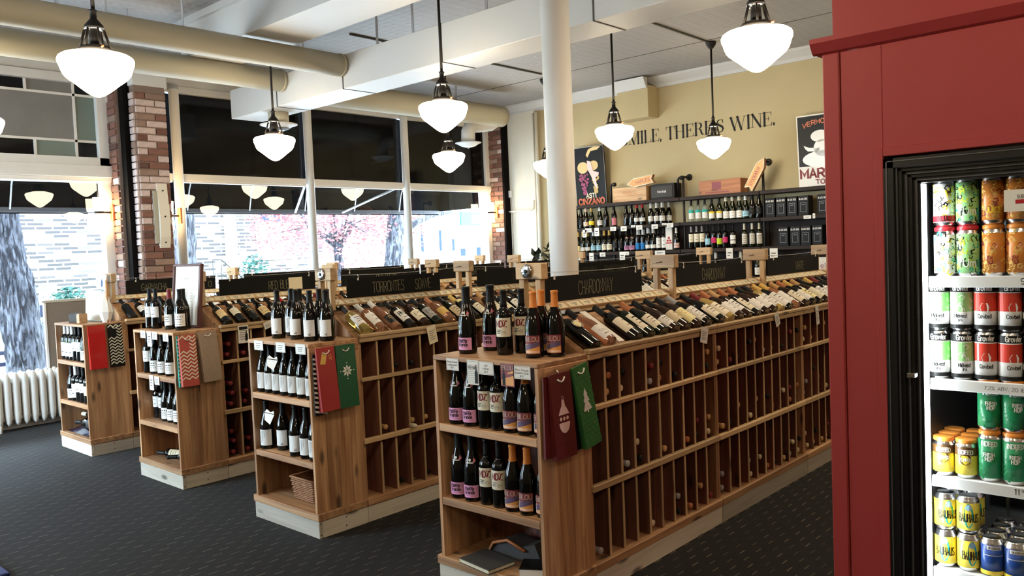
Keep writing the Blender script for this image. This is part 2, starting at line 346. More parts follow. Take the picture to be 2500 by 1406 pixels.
# ---------------------------------------------------------------- stroke lettering
G = {'A': '0,0 2,6 4,0;.7,2 3.3,2', 'B': '0,0 0,6 2.6,6 3.5,5.4 3.5,3.8 2.6,3.1 0,3.1;2.6,3.1 3.9,2.4 3.9,.8 2.8,0 0,0',
 'C': '3.8,5 2.8,6 1.2,6 0,4.6 0,1.4 1.2,0 2.8,0 3.8,1', 'D': '0,0 0,6 2,6 3.8,4.6 3.8,1.4 2,0 0,0', 'E': '3.4,6 0,6 0,0 3.4,0;0,3.1 2.7,3.1',
 'F': '3.4,6 0,6 0,0;0,3.1 2.7,3.1', 'G': '3.8,5 2.8,6 1.2,6 0,4.6 0,1.4 1.2,0 2.8,0 3.8,1 3.8,2.8 2.2,2.8', 'H': '0,0 0,6;3.8,0 3.8,6;0,3 3.8,3',
 'I': '.4,0 .4,6', 'J': '3,6 3,1.2 2.2,0 1,0 .2,1', 'K': '0,0 0,6;3.6,6 0,2.6;1.2,3.6 3.8,0', 'L': '0,6 0,0 3.2,0', 'M': '0,0 0,6 2.3,1.5 4.6,6 4.6,0',
 'N': '0,0 0,6 3.8,0 3.8,6', 'O': '1.2,0 0,1.4 0,4.6 1.2,6 2.8,6 4,4.6 4,1.4 2.8,0 1.2,0', 'P': '0,0 0,6 2.6,6 3.7,5.2 3.7,3.6 2.6,2.8 0,2.8',
 'R': '0,0 0,6 2.6,6 3.7,5.2 3.7,3.6 2.6,2.8 0,2.8;1.8,2.8 3.9,0', 'S': '3.6,5.1 2.6,6 1.2,6 .2,5.1 .2,4 1.2,3.3 2.8,2.8 3.7,1.9 3.7,.9 2.7,0 1.1,0 0,.9',
 'T': '0,6 4,6;2,6 2,0', 'U': '0,6 0,1.3 1.2,0 2.7,0 3.9,1.3 3.9,6', 'V': '0,6 2,0 4,6', 'W': '0,6 1.3,0 2.7,5 4.1,0 5.4,6', 'X': '0,0 4,6;0,6 4,0',
 'Y': '0,6 2,3 4,6;2,3 2,0', 'Z': '0,6 3.8,6 0,0 3.8,0', '0': '1.2,0 0,1.4 0,4.6 1.2,6 2.6,6 3.6,4.6 3.6,1.4 2.6,0 1.2,0', '1': '.3,4.8 1.4,6 1.4,0',
 '2': '0,4.8 .9,6 2.7,6 3.6,4.8 3.4,3.6 0,0 3.7,0', '4': '2.8,0 2.8,6 0,1.8 3.8,1.8', '5': '3.4,6 .4,6 .2,3.4 2,3.8 3.6,2.8 3.6,1.2 2.4,0 .8,0 0,.8',
 '6': '3.2,5.4 2.2,6 1,5.4 0,3 0,1.2 1,0 2.6,0 3.6,1.2 3.4,2.8 2.2,3.4 .6,3 0,2', '7': '0,6 3.6,6 1.2,0', '8': '1.2,3.2 .3,4 .4,5.2 1.4,6 2.4,6 3.3,5.2 3.2,4 2.4,3.2 1.2,3.2 0,2.2 .1,.8 1.2,0 2.5,0 3.6,.8 3.6,2.2 2.4,3.2',
 '9': '.4,.6 1.4,0 2.6,.6 3.6,3 3.6,4.8 2.6,6 1,6 0,4.8 .2,3.2 1.4,2.6 3,3 3.6,4', '.': '.3,0 .3,.5', ',': '.5,.5 .2,-.9', "'": '.3,6 .3,4.6', '%': '0,0 4,6;.2,5.6 1.2,5.6 1.2,4.6 .2,4.6 .2,5.6;2.8,1.4 3.8,1.4 3.8,.4 2.8,.4 2.8,1.4', '$': '3.4,5 .4,5 .4,3 3.4,3 3.4,1 .2,1;1.9,6.4 1.9,-.4',
 'a': '.4,3.4 1.2,4 2.4,4 3,3.2 3,0;3,2.4 1,2.2 .1,1.4 .2,.5 1,0 2.2,.2 3,1', 'b': '0,6 0,0;0,3 1,4 2.2,4 3.1,3 3.1,1 2.2,0 1,0 0,1', 'c': '3,3.2 2.2,4 1,4 0,3 0,1 1,0 2.2,0 3,.8', 'd': '3.1,6 3.1,0;3.1,3 2.2,4 1,4 0,3 0,1 1,0 2.2,0 3.1,1',
 'e': '.1,2 3,2.2 2.9,3.2 2.2,4 1,4 0,3 0,1 1,0 2.2,0 3,.8', 'i': '.3,0 .3,4;.3,5.2 .3,5.7', 'l': '.3,0 .3,6', 'n': '0,0 0,4;0,3 1,4 2.2,4 3,3 3,0', 'o': '1,0 0,1 0,3 1,4 2.2,4 3.1,3 3.1,1 2.2,0 1,0', 'r': '0,0 0,4;0,2.8 .9,3.9 2,4',
 's': '2.7,3.3 1.9,4 .9,4 .2,3.2 .7,2.4 2.1,1.8 2.8,1 2,0 .8,0 0,.7', 't': '1,6 1,.8 1.6,0 2.2,0;0,4 2.2,4', 'w': '0,4 1,0 2.1,3.6 3.2,0 4.2,4', 'z': '0,4 2.8,4 0,0 2.9,0', 'h': '0,0 0,6;0,3 1,4 2.2,4 3,3 3,0', 'u': '0,4 0,1 .9,0 2,0 3,1;3,4 3,0', 'p': '0,4 0,-2;0,3 1,4 2.2,4 3.1,3 3.1,1 2.2,0 1,0 0,1', 'm': '0,0 0,4;0,3 .8,4 1.6,4 2.2,3 2.2,0;2.2,3 3,4 3.8,4 4.4,3 4.4,0', 'k': '0,0 0,6;2.8,4 0,1.6;1,2.4 3,0', 'v': '0,4 1.4,0 2.8,4', 'g': '3,4 3,-1 2.2,-2 .8,-2;3,3 2.2,4 1,4 0,3 0,1 1,0 2.2,0 3,1', 'y': '0,4 1.5,.4;3,4 1,-2'}
GP = {k: [[tuple(float(q) for q in p.split(',')) for p in st.split()] for st in v.split(';')] for k, v in G.items()}
def ribbon(mb, pts, wd, fn):
    ws = wd if isinstance(wd, (list, tuple)) else [wd] * len(pts)
    L = []; R = []
    for i, (x, y) in enumerate(pts):
        x0, y0 = pts[max(i - 1, 0)]; x1, y1 = pts[min(i + 1, len(pts) - 1)]
        dx, dy = x1 - x0, y1 - y0; l = math.hypot(dx, dy) or 1; dx /= l; dy /= l
        k = 1.
        if 0 < i < len(pts) - 1:
            ax, ay = x - x0, y - y0; la = math.hypot(ax, ay) or 1
            c = abs((ax * dx + ay * dy) / la); k = 1 / max(c, .5)
        h = ws[i] * .5 * k; e = 0
        if i == 0: e = -ws[i] * .4
        if i == len(pts) - 1: e = ws[i] * .4
        L.append((x - dy * h + dx * e, y + dx * h + dy * e)); R.append((x + dy * h + dx * e, y - dx * h + dy * e))
    n = len(pts)
    mb.add([fn(*p) for p in R] + [fn(*p) for p in L], [(i, i + 1, n + i + 1, n + i) for i in range(n - 1)])
def text_w(s, sp=1.3): return sum((max(p[0] for st in GP[c] for p in st) if c in GP else 2.2) + sp for c in s) - sp
def text(mb, s, u, v, h, wd, fn, width=None, align='c', sp=1.3, jit=0.):
    k = h / 6; tw = text_w(s, sp); kx = width / tw if width else k
    x = u - (tw * kx / 2 if align == 'c' else 0)
    for c in s:
        if c in GP:
            jy = random.uniform(-jit, jit); cw = max(p[0] for st in GP[c] for p in st)
            for st in GP[c]: ribbon(mb, [(x + p[0] * kx, v + (p[1] + jy) * k) for p in st], wd, fn)
            x += (cw + sp) * kx
        else: x += (2.2 + sp) * kx
    return mb
def flatY(y, x0=0, z0=0): return lambda u, v: (x0 + u, y, z0 + v)             # faces -Y
def flatX(x, y0=0, z0=0): return lambda u, v: (x, y0 + u, z0 + v)             # faces +X
def cyl(r, z0=0, a0=0.): return lambda u, v: (r * math.sin(u / r + a0), -r * math.cos(u / r + a0), z0 + v)
# ================================================================ the room
XF, YW, ZC = -9.3, 9.86, 3.87
XR, YN = 1.6, -2.2            # side and back of the shop, behind the camera
struct('floor', MB().box(-9.5, XR, YN, YW + .1, -.1, 0), 'carpet')
ceil = struct('ceiling', MB().box(-9.5, XR, YN, YW + .1, ZC, ZC + .1), 'pressed_ceiling')
struct('wall_back', MB().box(-9.5, XR, YW, YW + .15, 0, ZC), 'wall_khaki')
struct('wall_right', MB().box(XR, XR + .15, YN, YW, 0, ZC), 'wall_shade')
nw = MB()
for x0_, x1_, z0_, z1_ in ((-9.5, -8.7, 0, ZC), (-6.0, XR, 0, ZC), (-8.7, -6.0, 0, .6), (-8.7, -6.0, 3.0, ZC)): nw.box(x0_, x1_, YN - .15, YN, z0_, z1_)
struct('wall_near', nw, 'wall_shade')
W3 = link('window_3', None); W3['kind'] = 'structure'  # unseen window, added to throw daylight on the shelf fronts and carpet
link('pane', MB().box(-8.7, -6.0, YN - .10, YN - .096, .6, 3.0).mesh('pane', 'window_glass'), W3)
for x_ in (-8.7, -7.38, -6.06): link('frame_post', MB().cbox(x_, x_ + .06, YN - .13, YN - .03, .6, 3.0).mesh('frame_post', 'white_paint'), W3)
cream = struct('trim_1', MB().box(-8.97, -8.36, YW - .035, YW - .002, 0, ZC - .12), 'wall_cream')      # pale strip of wall beside the corner
fac = MB()
for y0, y1 in ((YN, -1.9), (3.70, 4.22), (9.72, YW)): fac.box(-9.55, -9.26, y0, y1, 0, ZC)
for y0, y1 in ((-1.9, 3.70), (4.22, 9.72)): fac.box(-9.5, -9.2, y0, y1, 0, .5); fac.box(-9.5, -9.26, y0, y1, 3.62, ZC)
struct('wall_window', fac, 'white_paint')
# cornice along the back wall, wall chase box and the ceiling beam
cor = MB()
cor.prism([(YW - .001, ZC - .14), (YW - .03, ZC - .14), (YW - .05, ZC - .10), (YW - .13, ZC - .03), (YW - .15, ZC - .001), (YW - .001, ZC - .001)], -9.2, XR, 'x')
struct('trim_2', cor, 'duct_white')
ch = MB().box(-6.62, -6.12, YW - .25, YW - .001, 3.32, ZC - .12); struct('trim_3', ch, 'wall_khaki')
ch = MB().prism([(YW - .251, ZC - .16), (YW - .28, ZC - .16), (YW - .36, ZC - .02), (YW - .251, ZC - .02)], -6.62, -6.12, 'x'); struct('trim_4', ch, 'duct_white')
bm = MB().box(-7.55, XR, 3.74, 4.26, 3.52, ZC); bm.box(-7.58, XR, 3.70, 4.30, ZC - .06, ZC)
struct('trim_5', bm, 'duct_white')
# round column
c = MB().lathe([(.089, 0), (.089, 3.52)], 40)
o = struct('trim_6', c, 'white_paint'); o.location = (-3.2, 4.0, 0); o.name = 'column'
# ceiling joints and cracks of the pressed panels
sm_ = MB()
for p in ((-2.0, -6.4), ):
    pass
sm_.box(-8.9, XR, 8.50, 8.512, ZC - .004, ZC - .0005)
sm_.box(-8.9, XR, 6.20, 6.208, ZC - .003, ZC - .0005)
struct('trim_7', sm_, 'seam', ceil)
def conduit(pts, r, label, m='seam'):
    solo('ceiling_conduit', MB().tube(pts, r, 8), m, label, 'conduit', group='thin conduits on the ceiling')
conduit([(-4.613, 8.55, ZC - .012), (-4.55, 5.2, ZC - .012)], .011, 'thin dark conduit running along the ceiling to the far pendant lamp')
conduit([(-6.9, 8.3, ZC - .012), (-6.85, 5.2, ZC - .012)], .011, 'thin dark conduit on the ceiling beyond the rectangular duct')
conduit([(-6.3, 4.7, ZC - .012), (-6.25, 4.3, ZC - .012)], .011, 'short dark conduit on the ceiling between beam and duct')
conduit([(-8.30, 9.80, 3.70), (-8.30, 9.80, 1.0)], .028, 'cream vertical pipe on the back wall near the brick corner', 'wall_cream')
conduit([(-8.36, 9.81, 3.70), (-8.36, 9.78, 1.0)], .012, 'thin cream pipe beside the vertical wall pipe', 'wall_cream')
conduit([(-8.92, 9.78, 2.19), (-8.5, 9.80, 2.19), (-8.42, 9.80, 2.21), (-8.40, 9.80, 2.35)], .014, 'cream conduit bending up from the corner wall lamp', 'wall_cream')
o = thing('switch_box', 'small white box with a cord on the pale wall by the corner', 'switch', (-8.90, YW - .045, 2.42))
part('case', MB().cbox(-.03, .03, -.03, .008, 0, .11, .004), 'white_paint', o); part('cord', MB().tube([(.0, -.005, 0), (.0, -.005, -.9)], .006, 6), 'white_paint', o)

# ---- brick piers: each brick is a piece of its own on a mortar core
bmesh_cache = {}
def brick_mesh(l, k):
    key = (round(l, 3), k)
    if key not in bmesh_cache: bmesh_cache[key] = MB().cbox(-l / 2, l / 2, -.013, .013, -.031, .031, .004).mesh('brick', 'brick_%d' % k)
    return bmesh_cache[key]
def brick_face(parent, p0, dirv, width, z0, z1, normal, seed, pale=0.):
    rr = random.Random(seed); z = z0 + .036; i = 0
    ang = math.atan2(dirv[1], dirv[0])
    while z < z1 - .03:
        x = 0.; cuts = []
        off = .5 if i % 2 else 1.
        l = .20 * off
        while x < width - .02:
            e = min(x + l, width)
            if width - e < .045: e = width
            cuts.append((x, e)); x = e + .009; l = .20
        for a, b in cuts:
            if b - a < .02: continue
            k = rr.choice([4, 4, 4, 3]) if rr.random() < pale else rr.choice([0, 0, 1, 1, 2, 3])
            o = link('brick', brick_mesh(b - a, k), parent)
            m = (a + b) / 2; pr = rr.uniform(.004, .010)
            o.location = (p0[0] + dirv[0] * m + normal[0] * pr, p0[1] + dirv[1] * m + normal[1] * pr, z)
            o.rotation_euler = (0, 0, ang)
        z += .0745; i += 1
pil = struct('wall_pier', MB().box(-9.2, -8.80, 3.806, 4.14, 0, 3.50), 'mortar')
pil_cap = struct('trim_8', MB().cbox(-9.22, -8.78, 3.79, 4.16, 3.50, ZC), 'white_paint')
brick_face(pil, (-9.14, 3.806), (1, 0), .335, .9, 3.47, (0, -1), 1, 1.0)
brick_face(pil, (-8.80, 3.812), (0, 1), .325, .9, 3.47, (1, 0), 2, .35)
jam = struct('wall_jamb', MB().box(-9.28, -9.02, 3.70, 3.80, 0, 3.6), 'mortar')
brick_face(jam, (-9.27, 3.70), (1, 0), .245, .9, 3.55, (0, -1), 3, .1)
rj = struct('wall_corner', MB().box(-9.28, -8.97, 9.72, YW, 0, ZC), 'mortar')
brick_face(rj, (-9.27, 9.72), (1, 0), .30, .9, 3.8, (0, -1), 4, .05)
struct('trim_9', MB().box(-8.97, -8.93, 9.70, YW, 0, ZC - .15), 'strip_black')
solo('dark_strip', MB().box(-9.015, -8.90, 3.73, 3.80, 0, 3.55), 'strip_black', 'black upright strip against the brick pier between the windows', 'post')  # plain black strip filling the dark line beside the pier
o = thing('wall_plate', 'cream curved metal plate fixed to the brick pier', 'plate', (-8.79, 4.03, 1.76))
part('plate', MB().prism([(.0, 0), (.03, 0), (.06, .12), (.07, .35), (.045, .55), (.03, .70), (0, .70)], -.055, .055, 'y'), 'wall_cream', o)
part('back_box', MB().cbox(-.005, .035, -.10, -.055, .05, .62), 'duct_paint', o)
for zz in (.06, .34, .62):
    part('bolt', MB().lathe([(.009, 0), (.009, .006)], 8, Matrix.Translation((.068 if zz == .34 else .045, 0, zz)) @ Matrix.Rotation(PI / 2, 4, 'Y')), 'black_iron', o)

# ---- windows
def win(n, label=None):
    o = link('window_%d' % n, None); o['kind'] = 'structure'; return o
W1 = win(1)
for nm, y in (('pole', 4.444), ('pole', 6.232), ('pole', 7.889)):
    q = MB().lathe([(.056, .5), (.056, 3.56), (.062, 3.56), (.062, 3.60), (.056, 3.60), (.056, 3.64)], 24); p = part('pole', q, 'white_paint', W1); p.location = (-9.22, y, 0)
part('frame_post', MB().cbox(-9.33, -9.25, 9.62, 9.72, .5, 3.62), 'white_paint', W1)
part('frame_post', MB().cbox(-9.33, -9.25, 4.20, 4.27, .5, 3.62), 'white_paint', W1)
part('head', MB().cbox(-9.34, -9.24, 4.2, 9.72, 3.56, 3.64), 'white_paint', W1)
part('sill', MB().cbox(-9.36, -9.12, 4.2, 9.72, .46, .52), 'white_paint', W1)
for a, b in ((4.22, 4.38), (4.5, 6.17), (6.29, 7.83), (7.95, 9.70)):
    t = part('transom_bar', MB().cbox(-9.34, -9.22, a, b, 2.545, 2.625), 'white_paint', W1)
    part('bead', MB().box(-9.30, -9.235, a, b, 2.525, 2.545), 'white_paint', t)
    part('pane', MB().box(-9.304, -9.30, a, b, .5, 2.53), 'window_glass', W1)
    part('pane', MB().box(-9.304, -9.30, a, b, 2.62, 3.58), 'pane_black', W1)
W2 = win(2)
part('sill', MB().cbox(-9.36, -9.15, -1.9, 3.7, .46, .52), 'white_paint', W2)
part('pane', MB().box(-9.304, -9.30, -1.9, 3.64, .5, 2.53), 'window_glass', W2)
part('frame_post', MB().cbox(-9.34, -9.22, 3.59, 3.69, .5, 2.52), 'white_paint', W2)
part('transom_board', MB().cbox(-9.36, -9.16, -1.9, 3.69, 2.545, 2.67), 'white_paint', W2)
part('transom_moulding', MB().cbox(-9.38, -9.2, -1.9, 3.69, 2.50, 2.545), 'white_paint', W2)
for a, b, c, d in ((-1.9, 3.69, 3.54, 3.63), (-1.9, 3.69, 2.67, 2.76), (3.58, 3.69, 2.67, 3.63)): part('frame', MB().cbox(-9.34, -9.21, a, b, c, d), 'white_paint', W2)
for a, b, c, d, m in ((-1.9, 3.36, 2.945, 3.405, 'pane_grey'), (3.385, 3.58, 2.945, 3.405, 'pane_teal'), (2.3, 2.90, 3.43, 3.54, 'pane_black'), (2.925, 3.36, 3.43, 3.54, 'pane_grey'), (3.385, 3.58, 3.43, 3.54, 'pane_black'),
                      (2.3, 2.96, 2.76, 2.92, 'pane_black'), (2.985, 3.36, 2.76, 2.92, 'pane_teal'), (3.385, 3.58, 2.76, 2.92, 'pane_black'), (-1.9, 2.28, 3.43, 3.54, 'pane_grey'), (-1.9, 2.28, 2.76, 2.92, 'pane_grey')):
    part('pane', MB().box(-9.29, -9.28, a, b, c, d), m, W2)
for a, b, c, d in ((-1.9, 3.58, 3.405, 3.43), (-1.9, 3.58, 2.92, 2.945), (3.36, 3.385, 2.76, 3.54), (2.90, 2.925, 3.43, 3.54), (2.96, 2.985, 2.76, 2.92)): part('muntin', MB().box(-9.30, -9.265, a, b, c, d), 'white_paint', W2)

# ================================================================ ducts
o = thing('rectangular_duct', 'big white rectangular duct crossing the shop below the ceiling', 'duct', (0, 4.75, 3.18))
xs = [-8.5, -7.55, -6.4, -5.02, -3.45, -1.9, -.3, XR - .05]
for a, b in zip(xs, xs[1:]):
    d = part('duct_section', MB().cbox(a + .004, b - .004, 0, .39, 0, .315, .004), 'duct_white', o)
    part('flange', MB().box(b - .006, b + .004, -.004, .394, -.004, .319), 'seam', d)
for x in (-8.1, -7.2, -6.0, -5.5, -4.6, -4.1, -3.0): part('hanger_strap', MB().box(x, x + .03, .1, .105, .315, ZC - 3.18), 'alu', o)
def rduct(name, label, pts, r, straps, caps=()):
    o = thing(name, label, 'duct', (pts[0][0], pts[0][1], pts[0][2] - r)); b = Vector(o.location)
    part('tube', MB().tube([Vector(p) - b for p in pts], r, 32), 'duct_paint', o)
    for y in straps: part('hanger_strap', MB().box(-.015, .015, y - b.y - .002, y - b.y + .002, 2 * r - .01, ZC - b.z), 'alu', o)
    for y in caps: part('collar', MB().lathe([(r + .004, -.008), (r + .004, .008)], 32, Matrix.Translation(Vector((pts[0][0], y, pts[0][2])) - b) @ Matrix.Rotation(PI / 2, 4, 'X')), 'duct_paint', o)
    return o, b
rduct('round_duct', 'nearer cream round duct joining the side of the rectangular duct', [(-6.40, 4.74, 3.395), (-6.40, YN + .05, 3.395)], .105, (1.0, 2.6, 3.2), (4.72,))
rduct('round_duct', 'farther cream round duct above the windows joining the rectangular duct', [(-7.43, 4.74, 3.425), (-7.43, YN + .05, 3.425)], .113, (1.0, 2.6, 3.2), (4.72,))
o, b = rduct('round_duct', 'cream round duct with a diffuser branch in front of the dark windows', [(-8.15, 5.15, 3.53), (-8.15, 8.75, 3.53), (-8.15, 8.86, 3.53)], .15, (6.2, 7.7, 7.95), (8.72, 8.0))
part('elbow', MB().tube([Vector(p) - b for p in ((-8.15, 8.78, 3.50), (-8.27, 8.72, 3.42), (-8.33, 8.55, 3.40), (-8.34, 8.38, 3.38), (-8.33, 8.33, 3.30), (-8.33, 8.32, 3.14))], .10, 24), 'duct_white', o)
df = part('diffuser', MB().lathe([(.04, .0), (.10, .015), (.16, .05), (.19, .06), (.19, .066), (.10, .07)], 28, Matrix.Translation(Vector((-8.33, 8.32, 3.07)) - b)), 'duct_white', o)
part('knob', MB().lathe([(0, -.02), (.015, -.012), (.015, .0), (.01, .01)], 12, Matrix.Translation(Vector((-8.33, 8.32, 3.07)) - b)), 'duct_white', df)
o = thing('ceiling_diffuser', 'round white air diffuser on a stub below the rectangular duct end', 'diffuser', (-7.86, 4.95, 2.98))
part('stub', MB().lathe([(.11, .07), (.11, .2)], 24), 'duct_paint', o)
df = part('cone', MB().lathe([(.05, .0), (.10, .02), (.16, .055), (.20, .065), (.20, .072), (.11, .075)], 28), 'duct_white', o)
part('slot', MB().lathe([(.06, .004), (.11, .022), (.115, .028), (.06, .012)], 28), 'seam', df)

# ================================================================ pendant lamps
R0 = .192; HG = .25
GLOBE = [(.36, 0), (.50, .022), (.62, .055), (.76, .08), (.90, .10), (.985, .145), (1.015, .20), (1.005, .27), (.965, .34), (.935, .42), (.895, .50), (.82, .575), (.70, .65), (.58, .72), (.46, .80), (.33, .88), (.2, .95), (.08, .99), (0, 1)]
globe_me = MB().lathe([(r * R0, .12 - z * HG) for r, z in GLOBE[::-1]], 40).mesh('globe', 'globe_glow')
fit = MB().lathe([(.085, .118), (.088, .130), (.078, .145), (.050, .150)], 24)
for k in range(6):
    a = k * PI / 3; fit.tube([(.078 * math.cos(a), .078 * math.sin(a), .14), (.046 * math.cos(a), .046 * math.sin(a), .245)], .0075, 6)
fit.lathe([(.032, .15), (.028, .25)], 16)
fitter_me = fit.mesh('fitter', 'bronze')
cap_me = MB().lathe([(.050, .240), (.052, .25), (.048, .262), (.03, .285), (.018, .30), (.017, .335), (.022, .34), (.022, .346), (.014, .35), (.010, .355)], 24).mesh('cap', 'bronze')
ring_me = MB().lathe([(.0515, .236), (.053, .240), (.053, .246), (.0515, .25)], 24).mesh('ring', 'chrome')
screw_me = MB().tube([(.085, 0, .132), (.105, 0, .132)], .006, 8).mesh('thumb_screw', 'copper_plate')
rod_me = MB().lathe([(.011, .35), (.011, ZC - 2.66 - .06)], 12).mesh('rod', 'bronze')
can_me = MB().lathe([(.014, ZC - 2.66 - .085), (.03, ZC - 2.66 - .07), (.055, ZC - 2.66 - .035), (.055, ZC - 2.66 - .02), (.06, ZC - 2.66 - .018), (.06, ZC - 2.66 - .001)], 24).mesh('canopy', 'bronze')
LSPEC = [('globe', globe_me, None), ('fitter', fitter_me, None), ('ring', ring_me, 1), ('thumb_screw', screw_me, 1), ('cap', cap_me, None), ('rod', rod_me, None), ('canopy', can_me, None)]
for i, (x, y, lb) in enumerate(((-4.738, 1.856, 'lit schoolhouse pendant lamp in front of the two round ducts, nearest on the left'),
        (-6.95, 4.32, 'lit pendant lamp hanging just below the end of the rectangular duct'),
        (-4.724, 4.457, 'lit pendant lamp hanging in front of the rectangular duct, left of the column'),
        (-7.10, 6.753, 'small lit pendant lamp hanging directly below another lamp near the dark window'),
        (-4.704, 6.76, 'lit pendant lamp just right of the white column over the grape poster'),
        (-4.613, 8.609, 'farthest lit pendant lamp, its whole stem and canopy visible, under the wall lettering'),
        (-2.068, 4.389, 'large lit pendant lamp at top right beside the red cabinet'),
        (-7.114, 8.61, 'lit pendant lamp almost hidden behind the white column'),
        (-7.157, 1.891, 'lit pendant lamp at the left edge of the picture'),
        (-2.07, 6.76, 'lit pendant lamp behind the red cabinet'), (-2.07, 1.9, 'lit pendant lamp above the near aisle'),
        (-2.07, 8.61, 'lit pendant lamp at the back behind the red cabinet'), (-4.74, -.6, 'added unseen pendant lamp behind the camera, middle row'), (-7.15, -.6, 'added unseen pendant lamp behind the camera, window row'), (-2.07, -.6, 'added unseen pendant lamp behind the camera, cooler row'), (.40, 1.5, 'added unseen pendant lamp in front of the beer cooler'), (.40, -.6, 'added unseen pendant lamp behind the camera, right row'), (.40, 4.4, 'added unseen pendant lamp just behind the red cabinet'), (.40, 6.76, 'added unseen pendant lamp two places behind the red cabinet'), (.40, 8.6, 'added unseen pendant lamp in the far right corner'))):  # lamps behind the camera and in the right row are added for fill
    spawn(LSPEC, 'pendant_lamp', lb, 'lamp', (x, y, 2.66), group='pendant lamps in rows')
# ---- wall sconces
def sconce(x, y, z, label):
    o = thing('wall_sconce', label, 'lamp', (x, y, z), group='up and down wall lamps')
    part('backplate', MB().cbox(-.035, .035, -.03, 0, -.09, .09, .006), 'copper_plate', o)
    part('arm', MB().tube([(0, -.02, 0), (0, -.13, 0)], .010, 8).lathe([(.05, -.012), (.05, .012)], 16, Matrix.Translation((0, -.15, 0))), 'bronze', o)
    for s in (1, -1):
        part('shade', MB().lathe([(.052, 0), (.058, .06), (.060, .14)], 20, Matrix.Translation((0, -.15, s * .018)) @ (Matrix() if s > 0 else Matrix.Rotation(PI, 4, 'X'))), 'sconce_glow', o)
sconce(-9.20, 3.685, 2.17, 'glowing wall lamp on the brick jamb beside the left window')
sconce(-9.12, 9.70, 2.19, 'glowing wall lamp on the brick corner right of the big window')
sconce(-8.95, 4.32, 2.12, 'glowing wall lamp half hidden behind the first white window pole')

# ---- radiator under the left window
o = thing('radiator', 'white cast iron column radiator under the left window', 'radiator', (-9.08, 1.7, 0))
sec = MB()
for dx in (-.06, .06):
    sec.lathe([(.008, .06), (.024, .09), (.033, .16), (.035, .42), (.035, .50), (.030, .545), (.018, .575), (0, .583)], 14, Matrix.Translation((dx, 0, 0)))
sec.box(-.06, .06, -.02, .02, .47, .53); sec.box(-.06, .06, -.02, .02, .10, .14)
secm = sec.mesh('section', 'radiator_paint')
for k in range(19): link('section', secm, o).location = (0, k * .079, 0)
for k in (0, 9, 18): part('foot', MB().lathe([(.02, 0), (.012, .04), (.02, .10)], 10, Matrix.Translation((.06, k * .079, 0))), 'radiator_paint', o)
part('pipe', MB().tube([(0, -.1, .12), (0, 1.5, .12)], .02, 10), 'radiator_paint', o)
# ---- brown board unit by the window
mat('panel_brown', (.20, .16, .125), .8, noise=.15, scale=40)
o = thing('window_board', 'grey-brown board panel standing on the window sill behind the radiator', 'panel', (-9.17, 2.915, .521))
part('panel', MB().cbox(-.03, 0, .02, .64, 0, .715), 'panel_brown', o)
part('edge_strip', MB().box(-.033, .004, 0, .02, 0, .735), 'white_paint', o)
part('top_rail', MB().cbox(-.036, .008, 0, .64, .715, .742), 'raw_y', o)
# ================================================================ bottles
SHAPES = {  # radius, height, profile of glass, neck start of capsule
 'bordeaux': (.0375, .300, [(.030, .002), (.036, .0), (.0375, .008), (.0375, .178), (.0365, .190), (.031, .203), (.021, .214), (.016, .222), (.0145, .235), (.0140, .280)], .222),
 'burgundy': (.041, .295, [(.034, .002), (.040, .0), (.041, .008), (.041, .135), (.0395, .152), (.034, .178), (.026, .203), (.0185, .223), (.0155, .238), (.0148, .275)], .222),
 'champagne': (.0435, .318, [(.035, .002), (.042, .0), (.0435, .010), (.0435, .125), (.042, .150), (.036, .180), (.027, .212), (.0195, .240), (.0165, .262), (.0160, .300)], .238),
 'flute': (.0365, .320, [(.030, .002), (.0355, .0), (.0365, .008), (.0365, .120), (.035, .150), (.030, .190), (.0235, .225), (.0175, .255), (.0150, .275), (.0142, .305)], .250),
 'magnum': (.052, .36, [(.042, .002), (.050, .0), (.052, .010), (.052, .19), (.050, .21), (.040, .245), (.024, .27), (.018, .29), (.0165, .345)], .285)}
def prof_r(prof, z):
    for (r0, z0), (r1, z1) in zip(prof, prof[1:]):
        if z0 <= z <= z1 and z1 > z0: return r0 + (r1 - r0) * (z - z0) / (z1 - z0)
    return prof[-1][0]
